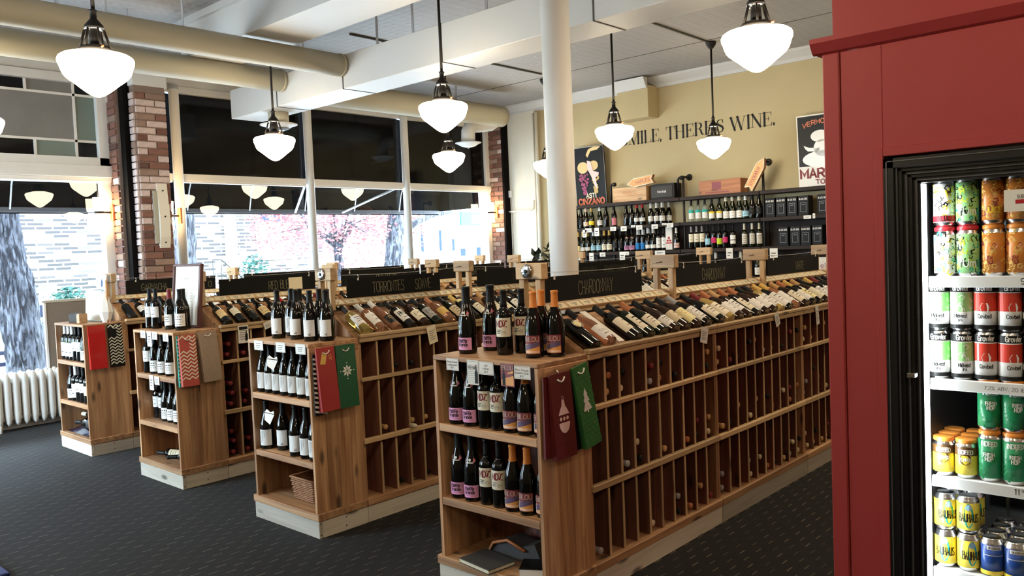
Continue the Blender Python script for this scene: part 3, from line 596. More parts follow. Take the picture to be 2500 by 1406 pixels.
def bottle(kind):
    """kind: (shape, glass, capsule, label colour, print name, label z0, z1, half angle)"""
    if kind in SPECS: return SPECS[kind]
    sh, gl, cp, lc, pr, z0, z1, ha = kind
    R, H, prof, zc = SHAPES[sh]
    sp = [('glass', MB().lathe(prof, 24).mesh('glass', gl), None)]
    cap = [(prof_r(prof, zc) + .0009, zc)] + [(r + .0009, z) for r, z in prof if z > zc] + [(prof[-1][0] + .001, H - .014), (prof[-1][0] + .002, H - .012), (prof[-1][0] + .002, H - .002), (prof[-1][0], H)]
    if sh == 'champagne': cap = [(r + .0015 + .002 * ((z - zc) / (H - zc)), z) for r, z in cap]
    sp.append(('capsule', MB().lathe(cap, 18).mesh('capsule', cp), None))
    if lc:
        r = R + .0006; f = cyl(r)
        sp.append(('label', MB().rect(-ha * r, ha * r, z0, z1, f, 14).mesh('label', lc), None))
        if pr:
            f2 = cyl(r + .0005); mb, m = PRINTS[pr](f2, r, z0, z1, ha)
            if isinstance(mb, MB): mb = [(mb, m)]
            li = len(sp) - 1
            for q, mm in mb: sp.append(('print', q.mesh('print', mm), li))
    if sh == 'champagne' and pr == 'piazza':
        f = cyl(.0345)
        n = MB().poly([(-.018, .180), (.018, .180), (.031, .191), (.020, .204), (0, .211), (-.020, .204), (-.031, .191)], lambda u, v: cyl(prof_r(prof, v) + .0012)(u, v))
        sp.append(('neck_label', n.mesh('neck_label', 'c_rose'), None)); li = len(sp) - 1
        g = lambda u, v: cyl(prof_r(prof, v) + .0018)(u, v)
        sp.append(('crest', MB().disc(0, .195, .0065, g, 8).rect(-.016, .016, .1805, .185, g, 3).mesh('crest', 'c_white'), li))
        sp.append(('band', MB().lathe([(.0195, .236), (.0202, .2375), (.0195, .239)], 18).mesh('band', 'c_white'), None))
    SPECS[kind] = sp; return sp
def pr_lines(col='c_ink', n=3, wf=.6):
    def f(fn, r, z0, z1, ha):
        mb = MB(); h = z1 - z0
        for i in range(n):
            v = z1 - h * (.28 + .2 * i); wd = ha * r * wf * (1 - .25 * (i % 2)); mb.rect(-wd, wd, v, v + h * (.045 if i else .08), fn, 4)
        return mb, col
    return f
def pr_cows(fn, r, z0, z1, ha):
    mb = MB(); h = z1 - z0
    for u, v in ((.020, .16), (.012, .10), (.020, .07)): mb.rect(u - .003, u + .004, z0 + h * v, z0 + h * v + .0035, fn); mb.rect(u - .003, u - .0018, z0 + h * v - .002, z0 + h * v, fn); mb.rect(u + .0025, u + .004, z0 + h * v - .002, z0 + h * v, fn)
    mb.rect(-.024, -.0232, z0 + h * .3, z0 + h * .9, fn); mb.rect(-.006, .002, z0 + h * .22, z0 + h * .225, fn)
    return mb, 'c_ink'
def pr_back(fn, r, z0, z1, ha):
    mb = MB(); h = z1 - z0
    for i in range(4): mb.rect(-.018 + i * .008, -.0165 + i * .008 + (.001 if i == 1 else 0), z0 + h * (.15 + .12 * i), z0 + h * .92, fn)
    return mb, 'c_gray2'
def pr_piazza(fn, r, z0, z1, ha):
    mb = MB(); mb.rect(-.03, .03, z0 + .010, z0 + .0108, fn, 6); mb.rect(-.03, .03, z1 - .014, z1 - .0132, fn, 6); mb.rect(-.008, .014, z1 - .009, z1 - .006, fn, 3)
    text(mb, 'Piazza', -.028, z0 + .036, .0155, .0030, fn, width=.046, align='l'); text(mb, 'Grande', -.028, z0 + .018, .0155, .0030, fn, width=.050, align='l')
    return mb, 'c_ink'
def pr_mdz(fn, r, z0, z1, ha):
    a = MB(); text(a, 'MDZ', -.002, z1 - .041, .029, .0058, fn, width=.052)
    b = MB()
    for i in range(3): b.rect(-.026, -.002 - .003 * i, z0 + .030 - i * .007, z0 + .033 - i * .007, fn, 3)
    for k in range(20):
        t0, t1 = 2 * PI * k / 20, 2 * PI * (k + 1) / 20
        ribbon(b, [(.010 + .010 * math.cos(t0), z0 + .020 + .007 * math.sin(t0)), (.010 + .010 * math.cos(t1), z0 + .020 + .007 * math.sin(t1))], .0009, fn)
    b.rect(.0, .02, z0 + .019, z0 + .0205, fn, 2)
    return [(a, 'c_maroon'), (b, 'c_ink')], None
def pr_bilou(fn, r, z0, z1, ha):
    h = z1 - z0; W = ha * r; E = lambda k: (lambda u, v: Vector(fn(u, v)) * 1.0)
    out = []
    def up(k): return cyl(r + .0004 + k * .0003)
    def pol(pts, k):
        mb = MB(); f = up(k)
        n = len(pts)
        for i in range(1, n - 1): mb.add([f(*pts[0]), f(*pts[i]), f(*pts[i + 1])], [(0, 1, 2)])
        return mb
    o = MB().rect(-W * .95, W * .95, z0 + h * .03, z0 + h * .55, up(1), 8); out.append((o, 'c_orange2'))
    out.append((MB().rect(-W * .95, W * .95, z0 + h * .05, z0 + h * .17, up(2), 8), 'c_peach'))
    b = MB(); f = up(3)
    for i in range(8):
        a0 = -W * .95 + i * W * 1.9 / 8; a1 = a0 + W * 1.9 / 8; t0, t1 = i / 8, (i + 1) / 8
        b.add([f(a0, z0 + h * (.17 + .25 * t0)), f(a1, z0 + h * (.17 + .25 * t1)), f(a1, z0 + h * (.42 + .28 * t1)), f(a0, z0 + h * (.55 + .10 * t0))], [(0, 1, 2, 3)])
    out.append((b, 'c_dusk'))
    w = MB(); f = up(4); w.add([f(-W * .95, z0 + h * .12), f(-W * .45, z0 + h * .38), f(-W * .95, z0 + h * .52)], [(0, 1, 2)]); out.append((w, 'c_white'))
    t = MB(); text(t, 'BILOU', 0, z0 + h * .68, h * .24, .0016, up(5), width=W * 1.75); out.append((t, 'c_cream'))
    return out, None
mat('c_orange2', (.78, .36, .10), .45); mat('c_peach', (.85, .58, .42), .45); mat('c_dusk', (.12, .08, .16), .45)
def pr_word(s, col, hf=.3, st=.0025):
    def f(fn, r, z0, z1, ha):
        mb = MB(); h = z1 - z0; text(mb, s, 0, z0 + h * .45, h * hf, st, fn, width=ha * r * 1.3); mb.rect(-ha * r * .5, ha * r * .5, z0 + h * .2, z0 + h * .25, fn, 4); return mb, col
    return f
def pr_swoosh(fn, r, z0, z1, ha):
    mb = MB(); h = z1 - z0; mb.poly([(-.018, z0 + h * .62), (-.006, z0 + h * .74), (.006, z0 + h * .72), (.012, z0 + h * .60), (.002, z0 + h * .67)], fn); mb.rect(-.012, .012, z0 + h * .28, z0 + h * .33, fn, 3); return mb, 'c_ink'
def pr_yblock(fn, r, z0, z1, ha):
    return [(MB().rect(-ha * r, ha * r, z0 + (z1 - z0) * .68, z1, fn, 10), 'c_teal'), (MB().poly([(-.010, z0 + .02), (.012, z0 + .03), (.004, z0 + .034)], fn), 'c_gray2')], None
def pr_yblock2(fn, r, z0, z1, ha): 
    return [(MB().rect(-ha * r, ha * r, z0 + (z1 - z0) * .72, z1, fn, 10), 'c_yellow'), (MB().poly([(-.010, z0 + .02), (.012, z0 + .03), (.004, z0 + .034)], fn), 'c_gray2')], None
def pr_stripe(fn, r, z0, z1, ha):
    mb = MB()
    for i in range(4): mb.rect(-ha * r, ha * r, z0 + (z1 - z0) * (.1 + i * .22), z0 + (z1 - z0) * (.2 + i * .22), fn, 8)
    return mb, 'c_red'
PRINTS = dict(lines=pr_lines(), lines2=pr_lines('c_gray2', 4, .7), gold=pr_lines('c_gold', 2, .7), cows=pr_cows, back=pr_back, piazza=pr_piazza, mdz=pr_mdz, bilou=pr_bilou, swoosh=pr_swoosh,
              peco=pr_word('PECO', 'c_ink', .34, .005), toal=pr_word('TOAL', 'c_ink', .16, .0014), rl=pr_word('RL', 'c_ink', .3, .003), ytail=pr_yblock, ytail2=pr_yblock2, stripe=pr_stripe)
K = {  # named kinds
 'piazza': ('champagne', 'bottle_black', 'c_black', 'c_pink', 'piazza', .020, .078, .95), 'mdz': ('bordeaux', 'bottle_black', 'c_black', 'c_kraftl', 'mdz', .085, .172, 1.25),
 'bilou': ('burgundy', 'bottle_black', 'c_orange', 'c_maroon2', 'bilou', .018, .100, .95), 'cows': ('burgundy', 'bottle_black', 'c_black', 'c_white', 'cows', .028, .124, 1.2),
 'cowsback': ('burgundy', 'bottle_black', 'c_black', 'c_white', 'back', .024, .122, 1.3), 'slim': ('bordeaux', 'bottle_black', 'c_black', 'c_white', 'swoosh', .085, .165, 1.25),
 'yellowcap': ('burgundy', 'bottle_black', 'c_olivey', 'c_white', 'lines', .030, .105, 1.1), 'redwax': ('burgundy', 'bottle_black', 'c_maroon', 'c_white', 'lines', .030, .110, 1.1),
 'plainburg': ('burgundy', 'bottle_black', 'c_black', 'c_white', 'lines', .018, .100, 1.25), 'side': ('burgundy', 'bottle_black', 'c_black', 'c_white', 'lines2', .030, .12, 1.3)}
mat('c_kraftl', (.74, .68, .54), .6); mat('c_maroon2', (.22, .04, .05), .5); mat('c_olivey', (.55, .44, .07), .4)
RACK_X = {'A': -2.216, 'B': -3.904, 'C': -5.559, 'D': -7.199}
RN = {'A': 'nearest rack', 'B': 'second rack', 'C': 'third rack', 'D': 'farthest rack'}
EN = {'A': 'nearest end shelf', 'B': 'second end shelf', 'C': 'third end shelf', 'D': 'farthest end shelf'}
Y0, LM = 2.925, 1.19

# ================================================================ wine racks
def make_rack_spec():
    sp = []; ad = lambda n, mb, m, p=None: (sp.append((n, mb.mesh(n, m), p)), len(sp) - 1)[1]
    L = LM - .004
    ad('plinth', MB().cbox(-.682, 0, 0, L, 0, .10), 'raw_y')
    ad('base_board', MB().cbox(-.69, .006, 0, L, .10, .14), 'pine_y')
    poly = [(-.02, .14), (-.02, 1.088), (-.31, 1.268), (-.375, 1.268), (-.662, 1.088), (-.662, .14)]
    for y in (0, L - .018): ad('end_panel', MB().prism(poly, y, y + .018, 'y'), 'pine_z')
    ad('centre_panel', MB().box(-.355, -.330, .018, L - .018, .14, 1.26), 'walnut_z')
    for s in (0, 1):
        mx = (lambda x: x) if s == 0 else (lambda x: -.682 - x)
        def bx(a, b, y0, y1, z0, z1, c=.003):
            a, b = sorted((mx(a), mx(b))); return MB().cbox(a, b, y0, y1, z0, z1, c)
        ad('rail', bx(-.03, 0, .0, L, .470, .500), 'light_y'); ad('rail', bx(-.03, 0, .0, L, .843, .866), 'light_y')
        lip = ad('lip_rail', bx(-.036, .004, 0, L, 1.103, 1.128, .006), 'light_y'); ad('apron', bx(-.03, -.002, 0, L, 1.078, 1.103), 'light_y', lip)
        def slope(x0, z0, x1, z1, th, ya, yb):
            x0, x1 = mx(x0), mx(x1); d = Vector((x1 - x0, 0, z1 - z0)).normalized(); n = Vector((-d.z, 0, d.x)); n = n if n.z > 0 else -n
            a, b = Vector((x0, 0, z0)), Vector((x1, 0, z1)); t = n * th
            q = [a, b, b + t, a + t]; return MB().prism([(v.x, v.z) for v in q], ya, yb, 'y')
        ad('display_board', slope(-.03, 1.080, -.312, 1.246, .010, .018, L - .018), 'pine_y')
        pitch = (L - .036) / 10
        for k in range(1, 10):
            y = .018 + k * pitch
            if s == 0:
                dv_ = ad('divider', MB().box(-.325, -.018, y - .006, y + .006, .14, 1.075), 'stain_z'); ad('edge_strip', MB().cbox(-.018, -.013, y - .007, y + .007, .14, 1.075, .001), 'light_z', dv_)  # divider sides carry painted shade, the pale front strip painted light
                ad('display_slat', slope(-.04, 1.096, -.305, 1.252, .016, y - .005, y + .005), 'pine_x')
        if s == 1:
            dv = MB()
            for k in range(1, 10): dv.box(-.666, -.357, .018 + k * pitch - .006, .018 + k * pitch + .006, .14, 1.075)
            ad('divider_row', dv, 'pine_z')
        pr = ad('price_rail', slope(-.300, 1.284, -.352, 1.316, .012, 0, L), 'light_y')
        if s == 0:
            d = Vector((-.052, 0, .032)).normalized(); nn = Vector((.032, 0, .052)).normalized()
            for k in range(10):
                y = .018 + (k + .5) * pitch + random.uniform(-.006, .006); hw = .048
                o_ = Vector((-.300, 0, 1.284)) + nn * .0135
                f = lambda u, v, e=0.: o_ + d * v + Vector((0, u + y, 0)) + nn * e
                c = ad('price_card', MB().add([f(-hw, .004), f(hw, .004), f(hw, .060), f(-hw, .060), f(-hw, .004, -.001), f(hw, .004, -.001), f(hw, .060, -.001), f(-hw, .060, -.001)], [(0, 1, 2, 3), (4, 7, 6, 5), (0, 4, 5, 1), (2, 6, 7, 3), (1, 5, 6, 2), (0, 3, 7, 4)]), 'paper_cream', pr)
                g = lambda u, v: f(u, v, .0008)
                # (a card is a sub-part; its print belongs to the same level)
                ad('card_print', MB().rect(-.022, .024, .030, .033, g).rect(-.016, .018, .023, .0255, g).rect(-.006, .008, .012, .016, g), 'c_gray2', pr)
    b = ad('sign_post', MB().cbox(-.430, -.262, .0, .048, 1.447, 1.525, .004), 'light_x')
    ad('leg', MB().cbox(-.312, -.278, .007, .041, 1.262, 1.447), 'light_z', b); ad('leg', MB().cbox(-.415, -.381, .007, .041, 1.262, 1.447), 'light_z', b)
    ad('nail', MB().tube([(-.345, .0, 1.485), (-.375, -.016, 1.48)], .0022, 5), 'black_iron', b)
    return sp
RS = make_rack_spec()
BAY = ['first bay', 'second bay', 'third bay', 'last bay']
for rk, x0 in RACK_X.items():
    for m in range(4):
        t = spawn(RS, 'wine_rack', 'pine wine rack unit with sloped display, %s of the %s' % (BAY[m], RN[rk]), 'rack', (x0, Y0 + LM * m, 0), group='wine rack units')
        if m == 3:
            pi = next(i for i, q in enumerate(RS) if q[0] == 'sign_post'); b = None
            for i in range(pi, len(RS)):
                o = link(RS[i][0], RS[i][1], t if i == pi else b); 
                if i == pi: o.location = (0, LM - .05, 0); b = o
    if rk in 'ABC':
        # round silver clock / badge on the first post
        y = Y0 - .0005
        o = thing('post_badge', {'A': 'round silver disc on the front wooden post of the nearest rack', 'B': 'round silver disc on the front wooden post of the second rack', 'C': 'round silver disc on the front wooden post of the third rack'}[rk], 'disc', (x0 - .352, y, 1.487), group='silver discs on the rack posts')
        part('disc', MB().lathe([(.034, 0), (.034, .008), (.026, .012)], 28, Matrix.Rotation(PI / 2, 4, 'X')), 'chrome', o)
        part('hub', MB().lathe([(.010, .012), (.010, .016), (.004, .017)], 12, Matrix.Rotation(PI / 2, 4, 'X')), 'black_iron', o)
    pts = []
    for m in range(4):
        for k in range(8): pts.append((x0 - .345, Y0 + LM * (m + k / 8), 1.480 - .014 * math.sin(PI * k / 8)))
    pts.append((x0 - .345, Y0 + LM * 4, 1.48))
    solo('sign_wire', MB().tube(pts, .0015, 5), 'alu', 'thin steel wire strung between the wooden posts of the %s' % RN[rk], 'wire', group='wires that carry the signs')
# ---- chalkboard signs
def sign(rk, m, words, ya, yb, label, z0=1.318, z1=1.452, strong=True, dx=0.):
    x = RACK_X[rk] - .345 + dx
    o = thing('chalkboard_sign', label, 'sign', (x, Y0 + LM * m + ya, z0), group='black chalkboard signs on the racks')
    wd = yb - ya; h = z1 - z0
    b = part('board', MB().box(-.003, .003, 0, wd, 0, h), 'chalkboard', o)
    for (s, u, hh, ww) in words:
        t = MB(); text(t, s, u * wd, h * .24, hh, .0030, flatX(.0037), width=ww, jit=.25, sp=1.0); part('lettering', t, 'chalk' if strong else 'chalk_faint', b)
    for u in (.09, wd - .06):
        part('clip', MB().tube([(.0045, u, h - .012), (.0045, u + .003, h + .010), (0, u - .002, h + .022)], .0022, 5).box(.003, .006, u - .007, u + .004, h - .016, h - .002), 'paper', o)
sign('A', 0, [('CHARDONNAY', .50, .070, .30)], .10, .965, 'chalkboard sign reading CHARDONNAY nearest the camera, first bay of the nearest rack')
sign('A', 1, [('CHARDONNAY', .51, .070, .30)], .145, 1.055, 'chalkboard sign reading CHARDONNAY on the second bay of the nearest rack')
sign('A', 2, [('WHITE', .60, .062, .15)], .21, 1.12, 'chalkboard sign reading WHITE next to the red cabinet')
sign('A', 3, [], .16, 1.06, 'blank chalkboard sign on the nearest rack behind the red cabinet')
sign('B', 0, [('TORRONTES', .42, .068, .265), ('SOAVE', .80, .068, .14)], .175, .975, 'chalkboard sign reading TORRONTES SOAVE on the second rack')
sign('B', 1, [('WHITE', .52, .060, .15)], .16, 1.05, 'chalkboard sign partly covered by a post, reading WH, on the second rack', strong=False)
sign('B', 2, [('VIOGNIER', .25, .060, .22), ('GEWURZTRAMINER', .68, .060, .36)], .10, 1.05, 'chalkboard sign right of the column reading GEWURZTRAMINER', strong=False)
sign('B', 3, [('RIESLING', .5, .060, .2)], .14, 1.05, 'chalkboard sign behind the sign posts on the last bay of the second rack', strong=False)
sign('C', 0, [('RED BLEND', .63, .066, .24)], .19, 1.06, 'chalkboard sign reading RED BLEND with a cream card, first bay of the third rack')
sign('C', 1, [('RED BLEND', .55, .064, .23)], .14, 1.05, 'chalkboard sign reading RED BLEND right above the TORRONTES sign')
sign('C', 2, [('RED BLEND', .55, .060, .23)], .12, 1.05, 'chalkboard sign reading RED BLEND on the third bay of the third rack')
sign('C', 3, [('RED BLEND', .55, .060, .23)], .12, 1.05, 'chalkboard sign reading RED BLEND at the far end, left of the column')
sign('D', 0, [('GARNACHA', .30, .062, .24), ('O', .93, .055, .03)], .16, 1.02, 'chalkboard sign reading GARNACHA on the farthest rack')
sign('D', 1, [('MALBEC', .5, .05, .16)], .14, 1.05, 'chalkboard sign of the farthest rack seen over the third rack', strong=False)
sign('D', 2, [], .14, 1.05, 'chalkboard sign on the third bay of the farthest rack', strong=False)
sign('D', 3, [('MERLOT', .2, .055, .16)], .12, 1.05, 'chalkboard sign reading ME at the far end by the windows')
o = solo('sign_card', MB().box(.006, .007, 0, .13, 0, .10), 'paper_cream', 'small cream card pinned to the RED BLEND sign of the third rack', 'card', (RACK_X['C'] - .345, Y0 + .80, 1.335))

# ---- bottles on the sloped displays
DK = []   # a palette of display kinds
def dk(sh, gl, cp, lc, pr, z0=.075, z1=.165, ha=1.2): return (sh, gl, cp, lc, pr, z0, z1, ha)
slopeA = math.atan2(.166, .282)
NAMES = {'c_cream': 'cream', 'c_white': 'white', 'c_yellow': 'yellow', 'c_sand': 'tan', 'c_kraft': 'kraft', 'c_black': 'black', 'c_orange': 'orange', 'c_grey': 'grey', 'c_gold': 'golden', 'c_tan': 'tan', 'c_red': 'red', 'c_copper': 'copper', 'c_maroon': 'maroon', 'foil_silver': 'silver', 'bottle_black': 'dark', 'bottle_green': 'dark', 'bottle_brown': 'dark brown', 'glass_rose': 'rose-coloured', 'glass_gold': 'pale gold', 'glass_clear': 'clear', 'glass_champ': 'golden', 'c_lime': 'lime', 'c_lblue': 'pale blue', 'c_blue': 'blue', 'c_pink': 'pink', 'c_magenta': 'crimson', 'c_purple': 'purple', 'c_copper': 'copper', 'c_yellowp': 'yellowish', 'c_rose': 'rose', 'c_kraftl': 'cream', 'c_silver': 'silver', 'c_navy': 'navy', 'c_green': 'green', None: 'no'}
mat('c_yellowp', (.80, .72, .36), .5)
def look(k): return '%s bottle, %s label, %s neck' % (NAMES.get(k[1], 'dark'), NAMES.get(k[3], 'plain'), NAMES.get(k[2], 'dark'))
C_, W_, Yp = 'c_cream', 'c_white', 'c_yellowp'
bb, bg_, br, ros, gol = 'bottle_black', 'bottle_green', 'bottle_brown', 'glass_rose', 'glass_champ'
A1 = [dk('bordeaux', bb, 'c_black', None, None), dk('burgundy', ros, 'c_black', W_, 'toal', .02, .11, 1.1), None, dk('bordeaux', bb, 'c_black', C_, 'swoosh', .05, .15, 1.3), dk('bordeaux', bg_, 'c_black', C_, 'lines', .04, .16, .9), dk('burgundy', bg_, 'c_copper', C_, 'lines', .035, .13, 1.2),
      dk('burgundy', br, 'c_black', W_, 'lines', .03, .10, 1.2), dk('burgundy', br, 'c_black', 'c_kraft', 'swoosh', .05, .13, 1.2), dk('burgundy', br, 'c_black', Yp, 'gold', .03, .14, 1.3), dk('burgundy', bb, 'c_grey', W_, 'lines2', .03, .14, 1.2)]
A2 = [dk('burgundy', bb, 'c_black', C_, 'lines', .03, .13, 1.2), dk('burgundy', gol, 'c_maroon', C_, 'lines', .03, .14, 1.2), dk('burgundy', br, 'c_copper', W_, 'swoosh', .03, .13, 1.2), dk('bordeaux', br, 'c_tan', W_, 'lines', .05, .15, 1.2), dk('bordeaux', bb, 'c_copper', C_, 'lines', .04, .15, 1.0),
      dk('burgundy', br, 'c_copper', W_, 'swoosh', .03, .12, 1.3), dk('burgundy', br, 'c_black', W_, 'swoosh', .03, .13, 1.3), dk('bordeaux', gol, 'c_black', W_, 'lines2', .04, .16, 1.2), dk('burgundy', bb, 'c_gold', W_, 'lines', .02, .15, 1.3), dk('burgundy', ros, 'c_gold', W_, 'swoosh', .04, .15, 1.2)]
A3 = [dk('burgundy', br, 'c_tan', C_, 'lines', .03, .14, 1.2), dk('burgundy', bb, 'c_copper', W_, 'gold', .03, .13, 1.2), dk('bordeaux', bb, 'c_gold', Yp, 'lines', .04, .15, 1.2), dk('burgundy', br, 'c_tan', C_, 'swoosh', .03, .14, 1.2), dk('burgundy', bb, 'c_black', W_, 'lines', .03, .14, 1.3),
      dk('burgundy', bb, 'c_gold', W_, 'lines2', .03, .13, 1.3), dk('burgundy', bb, 'c_maroon', C_, 'lines', .04, .14, 1.2), dk('bordeaux', bb, 'c_black', W_, 'lines', .05, .15, 1.2), dk('burgundy', br, 'c_black', W_, 'swoosh', .03, .13, 1.2), dk('burgundy', bb, 'c_copper', W_, 'lines', .03, .14, 1.2)]
B1 = [dk('bordeaux', 'glass_gold', 'c_black', W_, 'lines', .06, .15, 1.2), dk('bordeaux', 'glass_rose', 'c_white', W_, 'swoosh', .05, .16, 1.2), dk('flute', 'glass_rose', 'c_white', 'c_black', 'gold', .04, .12, 1.1), dk('bordeaux', bb, 'c_black', W_, 'peco', .05, .16, 1.2), dk('burgundy', br, 'c_black', C_, 'rl', .035, .13, 1.2),
      dk('bordeaux', bg_, 'c_black', 'c_grey', 'rl', .05, .15, 1.2), dk('burgundy', ros, 'c_copper', 'c_gold', None, .06, .13, 1.2), dk('burgundy', bg_, 'c_black', 'c_kraft', 'lines', .03, .13, 1.2), dk('bordeaux', bb, 'c_gold', Yp, None, .18, .205, .8), dk('bordeaux', bb, 'c_tan', C_, 'lines', .04, .14, 1.2)]
B2 = [dk('burgundy', br, 'c_tan', C_, 'lines', .03, .13, 1.2), dk('bordeaux', bb, 'c_black', C_, 'lines', .04, .14, 1.2), dk('burgundy', bb, 'c_copper', W_, 'lines', .03, .13, 1.2), dk('bordeaux', bb, 'c_black', W_, 'swoosh', .04, .14, 1.2), dk('bordeaux', bb, 'c_black', 'c_kraft', 'lines', .04, .14, 1.2)] * 2
C1 = [dk('bordeaux', bb, 'c_black', 'c_sand', 'gold', .06, .15, 1.2), dk('bordeaux', bb, 'c_black', C_, 'swoosh', .08, .16, 1.2), dk('bordeaux', bb, 'c_black', 'c_black', 'gold', .06, .15, 1.2), dk('burgundy', bb, 'c_black', 'c_sand', 'rl', .04, .14, 1.2), dk('bordeaux', bb, 'c_black', W_, 'lines', .07, .15, 1.2),
      dk('bordeaux', bb, 'c_red', C_, 'lines', .05, .14, 1.2), dk('burgundy', bb, 'c_black', W_, 'swoosh', .03, .12, 1.2), dk('bordeaux', bb, 'c_black', W_, 'lines', .05, .14, 1.2), dk('burgundy', bb, 'c_maroon', C_, 'lines', .03, .12, 1.2), dk('bordeaux', bb, 'c_black', W_, 'lines2', .05, .14, 1.2)]
D1 = [dk('bordeaux', bb, 'c_black', None, None), dk('bordeaux', bb, 'c_black', W_, 'swoosh', .06, .14, 1.2), dk('bordeaux', bb, 'c_white', W_, 'lines', .06, .14, 1.2), dk('burgundy', bb, 'c_black', C_, 'lines', .03, .12, 1.2), dk('bordeaux', bb, 'c_maroon', W_, 'lines', .06, .14, 1.2)] * 2
def place_display(rk, m, kinds, slots=range(10)):
    pitch = (LM - .04) / 10
    for k in slots:
        kd = kinds[k % len(kinds)]
        if kd is None: continue
        R = SHAPES[kd[0]][0]; y = Y0 + LM * m + .018 + (k + .5) * pitch
        # base at the lip, neck up the slope
        n = Vector((math.sin(slopeA), 0, math.cos(slopeA))); d = Vector((-math.cos(slopeA), 0, math.sin(slopeA)))
        p = Vector((RACK_X[rk] - .036, y, 1.0945)) + d * .002 + n * (R + .001)
        # local z -> d ; local -y (label) -> n
        M = Matrix((( 0, -n.x, d.x), (1, -n.y, d.y), (0, -n.z, d.z)))
        M.col[0] = (Vector((M[0][1], M[1][1], M[2][1]))).cross(d)
        spawn(bottle(kd), 'wine_bottle', '%s, %s in sloped display, %s of %s' % (look(kd), ORD[k], BAY[m], RN[rk]), 'wine bottle', p, M.to_euler(), 'bottles lying on the sloped displays')
place_display('A', 0, A1); place_display('A', 1, A2); place_display('A', 2, A3)
place_display('B', 0, B1); place_display('B', 1, B2); place_display('B', 2, B2[1:]); place_display('B', 3, A3, range(0, 8))
place_display('C', 0, C1); place_display('C', 1, C1[3:] + C1[:3]); place_display('C', 2, B2, range(0, 8))
place_display('D', 0, D1); place_display('D', 1, D1[1:], range(0, 9))
# paper strip in the empty slot, odd wine glass hanger
n_ = Vector((math.sin(slopeA), 0, math.cos(slopeA)))
Ms = Matrix.Translation((RACK_X['A'] - .045, Y0 + .018 + 2.5 * .115, 1.115)) @ Matrix.Rotation(slopeA, 4, 'Y')
solo('paper_strip', MB().box(-.27, 0, -.018, .026, .016, .021, Ms), 'paper', 'long white paper strip in the empty display slot of the nearest rack', 'paper')
o = thing('glass_ornament', 'wine-glass shaped tag around the first dark bottle of the nearest rack', 'tag', (RACK_X['A'] - .12, Y0 + .075, 1.235), 0, None, (0, slopeA, 0))
part('ring', MB().tube([(.028 * math.cos(t * PI / 8), .028 * math.sin(t * PI / 8), .0) for t in range(17)], .003, 6), 'chrome', o)
part('stem', MB().tube([(.028, 0, 0), (.075, 0, .0)], .003, 6), 'chrome', o); part('bowl', MB().lathe([(.02, -.002), (.024, .0), (.02, .003)], 16), 'c_yellowp', o)

# ---- bottles stacked in the bins
rb = random.Random(5)
def bin_bottle(rk, m, col, row, k, kd):
    pitch = (LM - .04) / 10; z = (.14, .50, .866)[row] + SHAPES[kd[0]][0] + .001 + k * (2 * SHAPES[kd[0]][0] + .001)
    y = Y0 + LM * m + .018 + (col + .5) * pitch + (.008 if (k % 2) else -.008)
    H = SHAPES[kd[0]][1]; tip = -.012 - rb.uniform(0, .035)
    rn = ['bottom', 'middle', 'upper'][row]
    spawn(bottle(kd), 'wine_bottle', '%s-necked bottle lying in %s bin, %s column, %s of %s, %s' % (NAMES[kd[2]], rn, ORD[col], BAY[m], RN[rk], ['lowest', 'second up', 'third up', 'fourth up'][k]), 'wine bottle', (RACK_X[rk] + tip - H, y, z), (0, PI / 2, 0), 'bottles stored in the bins, %s, %s, %s' % (rn, RN[rk], BAY[m]))
bk = [dk('bordeaux', bb, c, None, None) for c in ('c_black', 'c_tan', 'c_kraft', 'c_grey', 'c_maroon', 'c_copper')]
for m, cols in ((0, {0: (1, 0, 0), 1: (0, 0, 2), 2: (0, 1, 2), 3: (0, 2, 0), 4: (1, 0, 2), 5: (0, 1, 2), 6: (2, 0, 1), 7: (1, 1, 0), 8: (2, 2, 1), 9: (1, 2, 2)}),
                (1, {0: (2, 1, 2), 1: (0, 1, 1), 2: (1, 2, 1), 3: (2, 1, 2), 4: (2, 2, 2), 5: (1, 2, 1), 6: (1, 1, 1), 7: (2, 2, 1), 8: (3, 2, 2), 9: (3, 2, 2)}),
                (2, {0: (2, 2, 2), 1: (3, 3, 2), 2: (1, 2, 1), 3: (2, 1, 2), 4: (2, 2, 2)})):
    for c, rows in cols.items():
        for r, n in enumerate(rows):
            for k in range(n): bin_bottle('A', m, c, r, k, bk[rb.choice([0, 0, 1, 2, 3, 4, 5])])
for c, rows in {1: (0, 1, 0), 2: (1, 0, 1), 3: (0, 1, 1), 4: (1, 1, 0)}.items():
    for r, n in enumerate(rows):
        for k in range(n): bin_bottle('B', 0, c, r, k, bk[1 if r == 1 else 0])
for c, rows in {0: (3, 3, 2), 1: (2, 2, 2), 2: (1, 1, 1)}.items():
    for r, n in enumerate(rows):
        for k in range(n): bin_bottle('C', 0, c, r, k, bk[4])
solo('cork_bottle_neck', MB().lathe([(.014, 0), (.014, .05), (.012, .055)], 14, Matrix.Rotation(PI / 2, 4, 'Y')), 'paper_cream', 'pale cork end poking out of the middle bins of the second rack', 'cork', (RACK_X['B'] - .02, Y0 + .37, .516))
